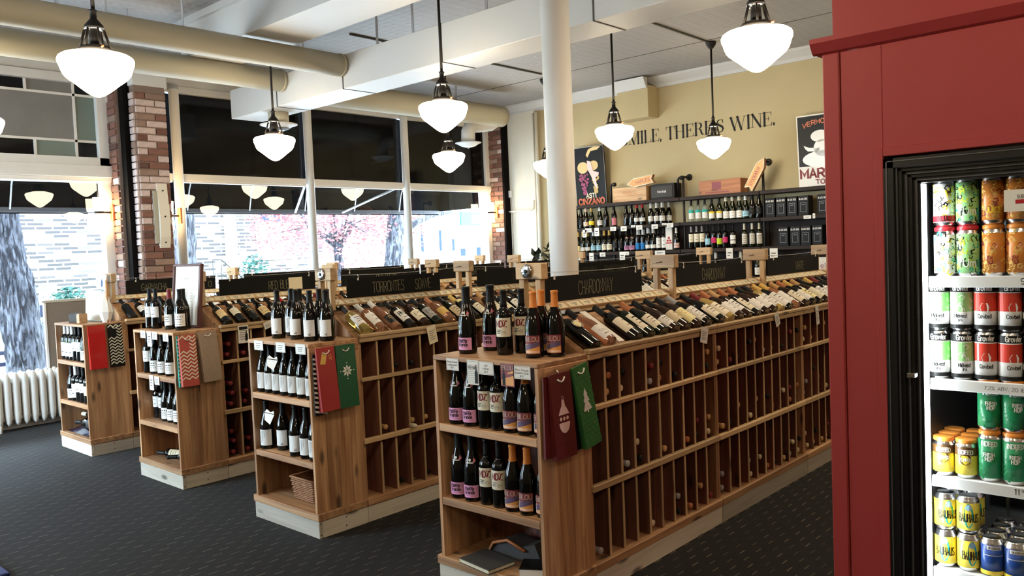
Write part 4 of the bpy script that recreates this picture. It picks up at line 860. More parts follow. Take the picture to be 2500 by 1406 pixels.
# ---- shelf talkers on the front rails
def talker(x, y, z, w, h, tilt, label, name='shelf_tag', m='paper', rz=0.):
    o = thing(name, label, 'tag', (x, y, z), 0, 'paper tags on the rack rails', (tilt, 0, rz))
    c = part('card', MB().box(0, .0012, -w / 2, w / 2, -h, 0), m, o); g = flatX(.0018)
    p = MB()
    for i in range(5): p.rect(-w * .36, w * (.36 - .12 * (i % 3)), -h * (.3 + .12 * i), -h * (.27 + .12 * i), g)
    part('print', p, 'c_gray2', c); return o
talker(RACK_X['A'] + .006, 3.965, 1.125, .075, .085, -.25, 'tilted white tag on the nearest rack rail, first bay')
talker(RACK_X['A'] + .006, 4.86, 1.125, .06, .085, .35, 'tilted printed tag on the nearest rack rail, second bay')
talker(RACK_X['A'] + .006, 5.50, 1.120, .05, .13, .15, 'long white tag on the nearest rack rail beside the red cabinet')
talker(RACK_X['B'] + .006, 3.48, 1.125, .075, .115, .2, 'kraft tag hanging from the second rack rail', m='paper_cream')
talker(RACK_X['B'] + .006, 3.79, 1.112, .045, .024, 0, 'tiny dark framed tag on the second rack rail', m='c_gray2')
t = talker(RACK_X['C'] + .006, 3.10, 1.11, .085, .13, 0, 'white card with a bottle picture on the third rack rail')
part('picture', MB().poly([(.012, -.115), (.034, -.115), (.034, -.07), (.027, -.055), (.027, -.04), (.019, -.04), (.019, -.055), (.012, -.07)], flatX(.0022)).rect(-.034, .034, -.03, -.008, flatX(.0022)), 'c_ink', t)
talker(RACK_X['C'] + .006, 3.30, 1.118, .07, .05, .3, 'curled white paper on the third rack rail')
# ================================================================ end shelves
YE, DE = 2.577, .345
mat('c_pinkp', (.78, .56, .54), .5)
def make_end_spec():
    sp = []; ad = lambda n, mb, m, p=None: (sp.append((n, mb.mesh(n, m), p)), len(sp) - 1)[1]
    ad('plinth_board', MB().cbox(-.685, 0, 0, .022, 0, .10, .002), 'raw_x')
    ad('plinth_board', MB().cbox(-.022, 0, .023, DE, 0, .10, .002), 'raw_y'); ad('plinth_board', MB().cbox(-.685, -.663, .023, DE, 0, .10, .002), 'raw_y')
    ad('base_board', MB().cbox(-.692, .006, -.006, DE, .10, .142), 'pine_x')
    for x in (-.030, -.664):
        w = DE / 4; q = ad('side_panel', MB().cbox(x, x + .020, 0, w - .0006, .142, 1.088, .001), 'pine_z')
        for i in range(1, 4): ad('plank', MB().cbox(x, x + .020, i * w, (i + 1) * w - .0006, .142, 1.088, .001), 'pine_z', q)
    ad('top_board', MB().cbox(-.664, -.010, -.002, DE, 1.088, 1.110), 'pine_x')
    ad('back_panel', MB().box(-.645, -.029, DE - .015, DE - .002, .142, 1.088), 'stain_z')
    for z in (.785, .430):
        q = ad('shelf', MB().box(-.643, -.031, .022, DE - .016, z - .02, z), 'pine_x'); ad('shelf_edge', MB().cbox(-.643, -.031, .0, .022, z - .036, z, .003), 'pine_x', q)
    hb = ad('hook_strip', MB().cbox(-.010, -.004, .04, DE - .01, 1.045, 1.085, .001), 'pine_y')
    for y in (.10, .24): ad('hook', MB().tube([(-.004, y, 1.07), (.012, y, 1.068), (.020, y, 1.060), (.016, y, 1.050)], .003, 6), 'chrome', hb)
    for y, z in ((.005, .02), (.005, .085), (.18, .03), (.18, .08)): ad('screw', MB().lathe([(.004, 0), (.004, .002)], 8, Matrix.Translation((0, y + .006, z)) @ Matrix.Rotation(PI / 2, 4, 'Y')), 'black_iron')
    return sp
ES = make_end_spec()
for rk, x0 in RACK_X.items():
    spawn(ES, 'end_shelf', 'pine end shelf with two shelves at the head of the %s' % RN[rk], 'shelf', (x0, YE, 0), group='end shelves of the wine racks')
def stand(kd, x, y, z, label, group, rz=0.):
    spawn(bottle(kd), 'wine_bottle', label, 'wine bottle', (x, y, z), (0, 0, rz), group)
LK = {'piazza': 'dark bottle, pink label', 'mdz': 'dark bottle, cream MDZ label', 'bilou': 'orange-capped bottle, sunset label', 'cows': 'black bottle, white label with cows', 'cowsback': 'black bottle showing its white back label',
      'slim': 'slim black bottle with short white label', 'yellowcap': 'black bottle with yellow wax top', 'redwax': 'black bottle with dark red wax top', 'plainburg': 'black sloped bottle with low white label', 'side': 'black bottle with wide white label'}
def row(rk, where, z, items, gname, side=None):
    cnt = {}; tot = {}
    for k, *_ in items: tot[k] = tot.get(k, 0) + 1
    for it in items:
        k, x, y = it[:3]; rz = it[3] if len(it) > 3 else .33 + random.uniform(-.08, .08)
        cnt[k] = cnt.get(k, 0) + 1
        which = '' if tot[k] == 1 else (', %s from left' % ORD[cnt[k] - 1])
        stand(K[k], x, y, z, '%s, %s %s%s' % (LK[k], where, EN[rk], which), gname, rz)
zt = 1.1105
row('A', 'top of', zt, [('piazza', -2.765, 2.70), ('piazza', -2.735, 2.835), ('mdz', -2.565, 2.745), ('mdz', -2.530, 2.83), ('bilou', -2.375, 2.735), ('bilou', -2.408, 2.83), ('bilou', -2.305, 2.80)], 'bottles on top of the nearest end shelf')
row('A', 'upper level of', .7855, [('piazza', -2.785, 2.637), ('piazza', -2.692, 2.637), ('mdz', -2.600, 2.637), ('mdz', -2.521, 2.637), ('bilou', -2.439, 2.637), ('bilou', -2.355, 2.637), ('bilou', -2.270, 2.65)], 'bottles on the upper shelf of the nearest end shelf')
row('A', 'lower level of', .4305, [('piazza', -2.795, 2.637), ('piazza', -2.705, 2.637), ('mdz', -2.610, 2.637), ('mdz', -2.531, 2.637), ('bilou', -2.448, 2.637), ('bilou', -2.362, 2.637), ('bilou', -2.275, 2.65)], 'bottles on the lower shelf of the nearest end shelf')
row('B', 'top of', zt, [('cows', -4.415, 2.70), ('cowsback', -4.37, 2.83), ('cows', -4.235, 2.715), ('cowsback', -4.465, 2.83), ('cows', -4.16, 2.83), ('cows', -4.06, 2.695), ('cows', -4.04, 2.80), ('cows', -3.965, 2.74)], 'bottles on top of the second end shelf')
row('B', 'upper level of', .7855, [('cowsback', x, 2.637) for x in (-4.505, -4.422, -4.339, -4.256, -4.168, -4.075, -3.985)], 'bottles on the upper shelf of the second end shelf')
row('B', 'lower level of', .4305, [('cowsback', -4.505, 2.637), ('cows', -4.39, 2.68), ('cowsback', -4.285, 2.70), ('cows', -4.185, 2.637), ('cowsback', -4.075, 2.637), ('cowsback', -3.985, 2.637)], 'bottles on the lower shelf of the second end shelf')
row('C', 'top of', zt, [('slim', -6.19, 2.70), ('slim', -6.09, 2.70), ('yellowcap', -5.985, 2.76), ('redwax', -5.895, 2.715), ('side', -5.79, 2.77), ('side', -5.72, 2.71, .6)], 'bottles on top of the third end shelf')
row('C', 'upper level of', .7855, [('slim', -6.125, 2.637), ('plainburg', -6.01, 2.637), ('plainburg', -5.885, 2.637), ('plainburg', -5.76, 2.637), ('plainburg', -5.66, 2.72)], 'bottles on the upper shelf of the third end shelf')
row('C', 'lower level of', .4305, [('slim', -6.15, 2.70), ('slim', -6.06, 2.70), ('plainburg', -5.965, 2.68), ('plainburg', -5.87, 2.68), ('plainburg', -5.775, 2.68), ('plainburg', -5.685, 2.68)], 'bottles on the lower shelf of the third end shelf')
K['silver'] = ('bordeaux', 'bottle_black', 'c_white', 'c_white', 'swoosh', .03, .15, 1.2); LK['silver'] = 'black bottle with white neck and bold label'
K['peach'] = ('bordeaux', 'bottle_black', 'c_black', 'c_peach', None, .07, .15, 1.2); LK['peach'] = 'black bottle with peach label'
row('D', 'upper level of', .7855, [('silver', -7.80, 2.637), ('silver', -7.715, 2.637), ('silver', -7.63, 2.637), ('slim', -7.545, 2.637), ('slim', -7.455, 2.637), ('plainburg', -7.355, 2.637), ('plainburg', -7.27, 2.70)], 'bottles on the upper shelf of the farthest end shelf')
row('D', 'lower level of', .4305, [('redwax', -7.80, 2.72), ('plainburg', -7.71, 2.637), ('silver', -7.615, 2.637), ('slim', -7.525, 2.637), ('slim', -7.44, 2.637), ('peach', -7.345, 2.637), ('peach', -7.27, 2.69)], 'bottles on the lower shelf of the farthest end shelf')
# neck hangers on two bottles of the second end shelf
for i, (x, y, z, rz, lb) in enumerate(((-4.34, 2.60, .985, .3, 'white neck tag hanging on a bottle on the upper shelf of the second end shelf'), (-4.39, 2.59, .655, .2, 'white neck tag hanging on a bottle on the lower shelf of the second end shelf'))):
    o = thing('neck_tag', lb, 'tag', (x, y, z), 0, None, (-.35, 0, rz))
    part('card', MB().poly([(-.032, -.03), (.022, -.055), (.040, .005), (-.045, .012)], flatY(0)).poly([(-.045, .016), (.040, .009), (.030, .028), (.006, .018), (-.006, .024), (-.03, .036)], flatY(-.002)), 'paper', o)
# price tags on the front edges
def ptag(x, z, w, h, label, lines, group, y=YE - .004, rz=0.):
    o = thing('price_tag', label, 'tag', (x, y, z), rz, group)
    c = part('card', MB().box(-w / 2, w / 2, -.0012, 0, -h, 0), 'paper', o)
    p = MB(); f = flatY(-.0018)
    for i, s in enumerate(lines): text(p, s, 0, -h * (.36 + .24 * i), h * .14, .0011, f, width=min(w * .8, .0035 * len(s) * 2))
    e = .0012
    if not lines:
        for i in range(3): p.rect(-w * .26, w * (.26 - .06 * i), -h * (.36 + .18 * i), -h * (.31 + .18 * i), f)
    p.rect(-w * .46, w * .46, -h * .94, -h * .94 + e * .6, f); p.rect(-w * .46, w * .46, -h * .06, -h * .06 + e * .6, f); p.rect(-w * .46, -w * .46 + e * .6, -h * .94, -h * .06, f); p.rect(w * .46, w * .46 + e * .6, -h * .94, -h * .06, f)
    part('print', p, 'c_ink', c); return o
g_ = 'price tags on the end shelves'
ptag(-2.742, 1.103, .082, .056, 'white price tag at the left of the nearest end shelf edge', ['Piazza Grande', 'Lambrusco', '$17'], g_)
o = ptag(-2.610, 1.103, .072, .112, 'tall white info card with a bottle picture on the nearest end shelf', ['MDZ Malbec'], g_)
p = MB()
for i in range(8): p.rect(-.03, .006, -.035 - i * .009, -.033 - i * .009, flatY(-.0018))
part('text_lines', p, 'c_grey', o); part('picture', MB().poly([(.012, -.105), (.032, -.105), (.032, -.055), (.025, -.042), (.025, -.02), (.019, -.02), (.019, -.042), (.012, -.055)], flatY(-.002)), 'c_ink', o)
ptag(-2.526, 1.100, .092, .058, 'white price tag left of the picture card on the nearest end shelf', ['MDZ', 'Malbec', '$11'], g_)
o = thing('picture_card', 'colourful BILOU picture card hanging from the nearest end shelf', 'card', (-2.397, YE - .004, 1.100), 0, g_)
c = part('card', MB().box(-.040, .040, -.0012, 0, -.10, 0), 'c_maroon2', o); f = flatY(-.0018)
part('print', MB().poly([(-.036, -.095), (.036, -.095), (.036, -.05), (-.036, -.07)], f).poly([(-.0, -.045), (.036, -.04), (.036, -.028), (0, -.04)], f), 'c_orange2', c)
part('bottle_shape', MB().poly([(-.030, -.095), (-.012, -.095), (-.012, -.055), (-.018, -.04), (-.018, -.02), (-.024, -.02), (-.024, -.04), (-.030, -.055)], flatY(-.0022)), 'c_ink', c)
t = MB(); text(t, 'BILOU', 0, -.026, .018, .0014, flatY(-.0022), width=.066); part('lettering', t, 'c_cream', c)
ptag(-2.313, 1.095, .098, .056, 'white price tag at the right of the nearest end shelf edge', ['Bilou Rouge', 'Grenache Syrah', '$12'], g_)
for x, n in ((-4.438, 'left'), (-4.196, 'middle'), (-3.990, 'right')): ptag(x, 1.108, .10, .058, 'white price tag at the %s of the second end shelf edge' % n, [], g_)
for x, z, w, h, n in ((-6.048, 1.108, .085, .055, 'leftmost white price tag on the third end shelf edge'), (-5.943, 1.105, .075, .11, 'tall blue-white info card on the third end shelf edge'), (-5.853, 1.105, .08, .055, 'white price tag beside the info card on the third end shelf'), (-5.680, 1.102, .085, .058, 'rightmost white price tag on the third end shelf edge'),
                      (-5.952, .785, .07, .11, 'tall info card on the middle shelf edge of the third end shelf'), (-5.862, .780, .08, .06, 'white price tag on the middle shelf edge of the third end shelf')):
    ptag(x, z, w, h, n, [], g_)

# ================================================================ gift bags on the end shelf sides
def bag(rk, y, zt, w, h, t, m, label, rx=0., dx=0., trim=None, handle='paper', deco=()):
    o = thing('gift_bag', label, 'bag', (RACK_X[rk] + .006 + dx, y, zt), 0, 'wine gift bags on the end shelf hooks', (rx, 0, 0))
    b = MB(); x0, x1 = 0, t
    b.add([(x0, -w / 2, -h), (x1, -w / 2, -h), (x1, w / 2, -h), (x0, w / 2, -h), (x0, -w / 2, 0), (x0 + t * .35, -w / 2, 0), (x0 + t * .35, w / 2, 0), (x0, w / 2, 0)], [(0, 3, 2, 1), (4, 5, 6, 7), (0, 1, 5, 4), (1, 2, 6, 5), (2, 3, 7, 6), (3, 0, 4, 7)])
    part('body', b, m, o)
    fx = lambda u, v, e=.0012: (t - (t * .65) * (v + h) / h + e, u, v)
    if handle: part('handle', MB().tube([fx(-.022, -.025, .001), fx(-.012, -.034, .004), fx(.0, -.037, .005), fx(.014, -.032, .004), fx(.026, -.020, .001)], .0035, 6), handle, o)
    for nm, fn, mm in deco:
        mb = MB(); fn(mb, fx, w, h); part(nm, mb, mm, o)
    return o
def d_orn(mb, f, w, h):
    mb.poly([(-.008, -.115), (.008, -.115), (.012, -.14), (.026, -.16), (.036, -.178), (-.036, -.178), (-.026, -.16), (-.012, -.14)], f)
    mb.poly([(.036 * math.cos(PI + PI * k / 12), -.212 + .045 * math.sin(PI + PI * k / 12)) for k in range(13)], f)
    for k in range(10): a, b = 2 * PI * k / 10, 2 * PI * (k + 1) / 10; ribbon(mb, [(.006 * math.cos(a), -.107 + .008 * math.sin(a)), (.006 * math.cos(b), -.107 + .008 * math.sin(b))], .0025, f)
    for u in (-.022, 0, .022): mb.disc(u, -.195, .0085, f, 8)
def d_tree(mb, f, w, h):
    mb.poly([(0, -.10), (.014, -.135), (.008, -.135), (.022, -.165), (.012, -.165), (.030, -.205), (.004, -.205), (.004, -.215), (-.004, -.215), (-.004, -.205), (-.030, -.205), (-.012, -.165), (-.022, -.165), (-.008, -.135), (-.014, -.135)], f)
def d_snow(mb, f, w, h):
    for k in range(8):
        a = k * PI / 4; c, s = math.cos(a), math.sin(a); c2, s2 = math.cos(a + .32), math.sin(a + .32); c3, s3 = math.cos(a - .32), math.sin(a - .32)
        mb.poly([(.003 * c, -.15 + .003 * s), (.022 * c3, -.15 + .022 * s3), (.036 * c, -.15 + .036 * s), (.022 * c2, -.15 + .022 * s2)], f)
    for k in range(4): a = k * PI / 2; mb.disc(.046 * math.cos(a), -.15 + .046 * math.sin(a), .004, f, 6)
def d_chev(top):
    def g(mb, f, w, h):
        n = 5; st = w / n
        for i in range(14):
            z = -.02 - i * .026
            if z < -h + .03: break
            if top and i in (1, 2, 3): segs = range(3, n)
            else: segs = range(n)
            for k in segs:
                u0 = -w / 2 + k * st; za, zb = (z, z + .018) if k % 2 == 0 else (z + .018, z)
                mb.add([f(u0, za - .010), f(u0 + st, zb - .010), f(u0 + st, zb), f(u0, za)], [(0, 1, 2, 3)])
    return g
def d_stripe(mb, f, w, h):
    for i in range(12): z = -.03 - i * .027; mb.add([f(-w / 2, z), f(w / 2, z - .02), f(w / 2, z - .008), f(-w / 2, z + .012)], [(0, 1, 2, 3)])
def d_gold(mb, f, w, h):
    mb.poly([(-.045, -.09), (-.010, -.095), (.006, -.045), (-.004, -.028), (-.026, -.03), (-.03, -.045)], f)
    for u, v in ((.02, -.05), (.03, -.045), (.028, -.06), (.038, -.058), (.034, -.07), (.022, -.066)): mb.disc(u, v, .004, f, 6)
def d_blotch(mb, f, w, h): mb.poly([(-w * .42, -.04), (w * .18, -.045), (w * .2, -.09), (-w * .1, -.125), (-w * .40, -.12)], lambda u, v: f(u, v, .0022))
def d_wave(mb, f, w, h):
    for i in range(16):
        for k in range(4): mb.disc(-w * .38 + k * w * .25 + (i % 2) * w * .12, -.05 - i * .02, .004, f, 4)
bag('A', 2.676, 1.060, .140, .365, .030, 'burgundy_foil', 'dark red gift bag with a pale bauble on the nearest end shelf', .02, .012, deco=(('bauble', d_orn, 'c_pinkp'),))
bag('A', 2.640, 1.050, .110, .345, .012, 'burgundy_foil', 'plain dark red gift bag behind the bauble bag on the nearest end shelf', -.03, .0, handle=None)
bag('A', 2.812, 1.075, .112, .37, .030, 'green_foil', 'green gift bag with a white fir tree on the nearest end shelf', .17, .014, deco=(('fir_tree', d_tree, 'c_white'), ('dots', d_wave, 'c_leaf')))
bag('A', 2.775, 1.06, .085, .36, .012, 'c_black', 'black gift bag behind the green tree bag on the nearest end shelf', .12, .0, handle=None)
mat('red_matte', (.36, .03, .028), .45)
bag('B', 2.657, 1.085, .122, .36, .032, 'red_matte', 'red gift bag with a golden sticker on the second end shelf', .03, .012, deco=(('sticker', d_gold, 'c_gold'),))
bag('B', 2.625, 1.05, .08, .345, .010, 'c_black', 'black and white striped gift bag behind the red bag on the second end shelf', -.01, .0, handle=None, deco=(('stripes', d_stripe, 'c_white'),))
mat('green_knit', (.008, .09, .035), .5, noise=.3, scale=50)
bag('B', 2.795, 1.085, .135, .36, .035, 'green_knit', 'green gift bag with a white snowflake on the second end shelf', .0, .010, deco=(('snowflake', d_snow, 'c_white'),))
mat('c_redbag', (.46, .075, .06), .5)
bag('C', 2.655, 1.088, .120, .36, .030, 'c_redbag', 'red and cream chevron gift bag on the third end shelf', .01, .014, deco=(('chevrons', d_chev(True), 'c_cream'),))
bag('C', 2.613, 1.085, .05, .36, .012, 'c_teal', 'teal and white gift bag edge behind the chevron bag on the third end shelf', .0, .0, handle=None, deco=(('stripes', d_stripe, 'c_white'),))
bag('C', 2.805, 1.10, .135, .36, .035, 'glitter', 'bronze glitter gift bag with a cord on the third end shelf', .05, .012)
bag('D', 2.667, 1.10, .135, .365, .032, 'red_gloss', 'shiny red gift bag on the farthest end shelf', .0, .012, handle=None)
bag('D', 2.815, 1.098, .115, .365, .028, 'c_black', 'black and white chevron gift bag on the farthest end shelf', .02, .012, deco=(('chevrons', d_chev(True), 'c_cream'),))

# ================================================================ things in and on the end shelves
o = thing('book', 'thin dark book with pale page edges on the bottom of the nearest end shelf', 'book', (-2.63, 2.62, .1425), -.12)
part('cover', MB().cbox(-.11, .11, -.07, .09, .018, .022, .001).box(-.11, .11, -.07, .09, 0, .003), 'c_gray2', o); part('pages', MB().box(-.108, .105, -.068, .086, .003, .018), 'paper_cream', o)
o = thing('book', 'thick black covered book lying at the right of the nearest end shelf bottom', 'book', (-2.36, 2.70, .1425), .55)
part('cover', MB().cbox(-.09, .09, -.06, .06, .034, .038, .001).box(-.09, .09, -.06, .06, 0, .003), 'c_black', o); part('pages', MB().box(-.088, .085, -.058, .058, .003, .034), 'paper', o)
o = thing('folded_bag', 'dark crumpled bag lying behind the thin book on the nearest end shelf', 'bag', (-2.56, 2.80, .1425))
part('cloth', MB().prism([(-.16, 0), (-.14, .05), (-.05, .085), (.05, .07), (.13, .10), (.17, .02), (.17, 0)], -.06, .06, 'y'), 'c_gray2', o)
part('strap', MB().tube([(-.15, -.065, .02), (-.12, -.072, .06), (-.03, -.07, .09), (.08, -.07, .06)], .008, 6), 'c_copper', o)
# wicker basket on the second end shelf
o = thing('wicker_basket', 'brown wicker basket on the bottom of the second end shelf', 'basket', (-4.195, 2.765, .1425))
wk = MB(); n = 12
for side in range(4):
    for j in range(11):
        z = .006 + j * .0115; e = 1 + .18 * j / 11
        ax, ay = .10 * e, .085 * e
        cs = [(-ax, -ay), (ax, -ay), (ax, ay), (-ax, ay)]; p, q = cs[side], cs[(side + 1) % 4]
        pts = []
        for k in range(15):
            t = k / 14; wob = .004 * (1 if (k + j) % 2 else -1); nx, ny = (q[1] - p[1]), -(q[0] - p[0]); l = math.hypot(nx, ny)
            pts.append((p[0] + (q[0] - p[0]) * t + nx / l * wob, p[1] + (q[1] - p[1]) * t + ny / l * wob, z))
        wk.tube(pts, .0055, 5)
part('weave', wk, 'wicker', o)
part('rim', MB().tube([(-.12, -.102, .135), (.12, -.102, .135), (.12, .102, .135), (-.12, .102, .135), (-.12, -.102, .135)], .007, 8), 'wicker', o); part('bottom', MB().box(-.10, .10, -.085, .085, 0, .006), 'wicker', o)
# lying bottles, third end shelf
kl = ('bordeaux', 'bottle_black', 'c_black', 'c_kraft', 'lines', .06, .16, 1.2)
spawn(bottle(kl), 'wine_bottle', 'bottle with tan label lying on the bottom of the third end shelf', 'wine bottle', (-5.80, 2.745, .1425 + .038), (0, -PI / 2, .35))
spawn(bottle(kl[:3] + (None, None, 0, 0, 0)), 'wine_bottle', 'unlabelled bottle lying in front on the bottom of the third end shelf', 'wine bottle', (-5.645, 2.82, .1425 + .038), (0, -PI / 2, .75))
spawn(bottle(('magnum', 'bottle_black', 'c_cream', None, None, 0, 0, 0)), 'wine_bottle', 'big pale-necked bottle lying on a dark bag in the farthest end shelf', 'wine bottle', (-7.46, 2.80, .27), (0, -PI / 2, .15))
spawn(bottle(('magnum', 'bottle_black', 'c_black', 'c_gray2', None, .06, .16, 1.2)), 'wine_bottle', 'big black bottle lying at the front of the farthest end shelf bottom', 'wine bottle', (-7.30, 2.72, .235), (0, -PI / 2, .25))
o = thing('plastic_bag', 'dark shiny plastic bag under the big bottles of the farthest end shelf', 'bag', (-7.58, 2.72, .1425))
rr = random.Random(3); vs = []; fs = []
for i in range(9):
    for j in range(7):
        ex = math.sin(PI * i / 8) * math.sin(PI * j / 6); vs.append((-.28 + .60 * i / 8, -.11 + .24 * j / 6, .002 + ex * (.07 + rr.uniform(-.025, .025))))
for i in range(8):
    for j in range(6): fs.append((i * 7 + j, (i + 1) * 7 + j, (i + 1) * 7 + j + 1, i * 7 + j + 1))
mat('bag_film', (.012, .010, .03), .18)
part('film', MB().add(vs, fs), 'bag_film', o)
# top of the third end shelf: framed notice
o = thing('framed_notice', 'white notice in a dark red-brown frame standing on the third end shelf', 'frame', (-5.93, 2.845, 1.1105), .10, None, (-.10, 0, .05))
fw, fh = .40, .475
part('sheet', MB().box(-fw / 2 + .012, fw / 2 - .012, .002, .006, .012, fh - .012), 'paper', o)
mat('frame_brown', (.10, .035, .03), .4)
for a, b, c, d in ((-fw / 2, fw / 2, 0, .018), (-fw / 2, fw / 2, fh - .018, fh), (-fw / 2, -fw / 2 + .018, .018, fh - .018), (fw / 2 - .026, fw / 2, .018, fh - .018)): part('frame_bar', MB().cbox(a, b, -.012, .016, c, d), 'frame_brown', o)
p = MB(); f = flatY(.0014); p.rect(-.05, .02, .36, .366, f)
for i in range(6): p.rect(-.13, .13 - .03 * (i % 3), .30 - i * .022, .302 - i * .022, f)
part('print', p, 'c_grey', o)
# farthest end shelf top: wooden WINE block, acrylic card, paper fan, postcards
o = thing('wood_block', 'small dark wooden block with carved letters WI on the farthest end shelf', 'block', (-7.53, 2.655, 1.1105), .05)
part('block', MB().cbox(-.115, .105, -.03, .035, 0, .085), 'walnut_x', o); part('light_end', MB().cbox(.052, .107, -.033, .037, .0, .083), 'crate_wood', o)
t = MB(); text(t, 'WI', -.035, .018, .052, .006, flatY(-.0307), width=.12); part('lettering', t, 'c_ink', o)
o = thing('card_holder', 'clear stand with a white printed card on the farthest end shelf', 'card', (-7.58, 2.80, 1.1105), .0, None, (-.06, 0, .05))
part('card', MB().box(-.155, .155, .0, .003, .01, .27), 'paper', o); part('stand', MB().box(-.16, .16, .004, .008, 0, .275).box(-.16, .16, -.02, .05, 0, .006), 'glass_clear', o)
p = MB()
for i in range(5): p.rect(-.11, .11 - .03 * (i % 2), .22 - i * .022, .223 - i * .022, flatY(-.0008))
part('print', p, 'c_grey', o)
o = thing('paper_wrap', 'white folded paper cone with sticks on the farthest end shelf', 'paper', (-7.29, 2.80, 1.1105))
part('cone', MB().lathe([(.03, 0), (.06, .09), (.045, .16), (.016, .24), (.010, .27)], 7, None, False), 'paper', o); part('stick', MB().tube([(.03, 0, .0), (.02, .01, .36)], .009, 6), 'pine_z', o); part('stick', MB().tube([(-.03, .02, .1), (.01, .02, .38)], .006, 6), 'pine_z', o)
o = thing('postcard', 'pale blue picture card held up on the front post of the farthest rack', 'card', (-7.56, 2.885, 1.385), 0, None, (0, .06, .1))
mat('c_lblue2', (.42, .55, .80), .4)
part('card', MB().box(-.075, .085, -.002, 0, 0, .135), 'c_lblue2', o); part('figure', MB().poly([(-.01, .02), (.012, .03), (.018, .07), (.0, .10), (-.014, .06)], flatY(-.003)), 'c_navy', o)
# navy display edge at the very corner of the picture
solo('floor_mat_edge', MB().cbox(-.25, .25, -.5, .12, 0, .02, .008), 'c_navy', 'dark blue mat edge on the carpet at the bottom left', 'mat', (-5.05, 1.16, 0))
# ================================================================ back wall: lettering, shelf unit, posters
SER = {  # serif capitals: (advance, [(points, widths)])
 'I': (2.0, [([(1, 0), (1, 6)], .85), ([(.15, .07), (1.85, .07)], .15), ([(.15, 5.93), (1.85, 5.93)], .15)]),
 'L': (4.3, [([(1, 0), (1, 6)], .85), ([(.15, 5.93), (1.9, 5.93)], .15), ([(.15, .07), (4.0, .07)], .15), ([(3.95, 0), (4.15, 1.7)], [.35, .12])]),
 'E': (4.5, [([(1, 0), (1, 6)], .85), ([(.15, 5.93), (4.0, 5.93)], .15), ([(.15, .07), (4.1, .07)], .15), ([(1, 3.1), (2.9, 3.1)], .15), ([(3.95, 6), (4.1, 4.6)], [.35, .12]), ([(4.05, 0), (4.3, 1.5)], [.35, .12]), ([(2.85, 3.8), (2.85, 2.4)], .22)]),
 'T': (4.7, [([(2.35, 0), (2.35, 6)], .85), ([(.1, 5.93), (4.6, 5.93)], .15), ([(.2, 6), (.05, 4.5)], [.35, .12]), ([(4.5, 6), (4.65, 4.5)], [.35, .12]), ([(1.4, .07), (3.3, .07)], .15)]),
 'H': (5.6, [([(1, 0), (1, 6)], .85), ([(4.5, 0), (4.5, 6)], .85), ([(1, 3.1), (4.5, 3.1)], .15)] + [([(a, b), (a + 1.7, b)], .15) for a in (.15, 3.65) for b in (.07, 5.93)]),
 'N': (5.4, [([(.95, 0), (.95, 6)], .16), ([(.9, 6), (4.5, 0)], .85), ([(4.55, 0), (4.55, 6)], .16), ([(.05, .07), (1.8, .07)], .15), ([(.05, 5.93), (1.3, 5.93)], .15), ([(3.7, 5.93), (5.4, 5.93)], .15)]),
 'M': (6.9, [([(.95, 0), (.95, 6)], .16), ([(1.1, 6), (3.3, 0)], .8), ([(3.3, 0), (5.5, 6)], .16), ([(5.8, 0), (5.8, 6)], .85), ([(.1, .07), (1.8, .07)], .15), ([(.1, 5.93), (1.3, 5.93)], .15), ([(4.9, .07), (6.7, .07)], .15), ([(5.4, 5.93), (6.7, 5.93)], .15)]),
 'W': (8.2, [([(.9, 6), (2.7, 0)], .85), ([(2.7, 0), (4.1, 6)], .16), ([(4.0, 6), (5.8, 0)], .85), ([(5.8, 0), (7.4, 6)], .16), ([(.1, 5.93), (1.9, 5.93)], .15), ([(3.3, 5.93), (5.0, 5.93)], .15), ([(6.7, 5.93), (8.1, 5.93)], .15)]),
 'R': (5.2, [([(1, 0), (1, 6)], .85), ([(1, 5.93), (2.6, 5.93), (3.5, 5.5), (3.75, 4.6), (3.5, 3.6), (2.6, 3.1), (1, 3.1)], [.15, .2, .6, .85, .6, .2, .15]), ([(2.6, 3.1), (3.4, 2.4), (3.8, .9), (4.3, .12), (5.0, .25)], [.3, .7, .8, .5, .15]), ([(.15, .07), (1.9, .07)], .15), ([(.15, 5.93), (1.2, 5.93)], .15)]),
 'S': (4.3, [([(3.5, 4.4), (3.2, 5.5), (2.2, 5.95), (1.1, 5.5), (.75, 4.5), (1.3, 3.6), (2.3, 3.05), (3.2, 2.4), (3.6, 1.5), (3.1, .4), (2.0, .05), (.9, .5), (.45, 1.7)], [.15, .15, .2, .5, .75, .85, .95, .9, .75, .45, .2, .15, .15]), ([(3.55, 5.9), (3.55, 4.3)], .18), ([(.4, .1), (.4, 1.8)], .18)]),
 ',': (1.4, [([(.6, .75), (.75, .3), (.55, -.5), (.2, -.9)], [.2, .75, .35, .1])]), '.': (1.6, [([(.7, .12), (.7, .72)], .75)]), "'": (1.3, [([(.6, 5.9), (.7, 5.4), (.5, 4.8), (.2, 4.4)], [.3, .75, .35, .1])]), ' ': (2.2, [])}
def serif(mb, s, x0, z0, h, x1, fn):
    tot = sum(SER[c][0] for c in s); kx = (x1 - x0) / tot; k = h / 6; x = x0
    for c in s:
        for pts, wd in SER[c][1]:
            ws = wd if isinstance(wd, list) else [wd] * len(pts)
            dense = []; dw = []
            ribbon(mb, [(x + p[0] * kx, z0 + p[1] * k) for p in pts], [q * k * (1.18 if q > .3 else 1.3) for q in ws], fn)
        x += SER[c][0] * kx
ws_ = ["SMILE,", "THERE'S", "WINE."]; tot_ = sum(SER[c][0] for c in ' '.join(ws_)); x_ = -6.755; kx_ = (-4.42 + 6.755) / tot_
o = thing('wall_lettering', 'black serif wall lettering on the khaki back wall above the shelf unit', 'lettering', (0, YW, 3.008))
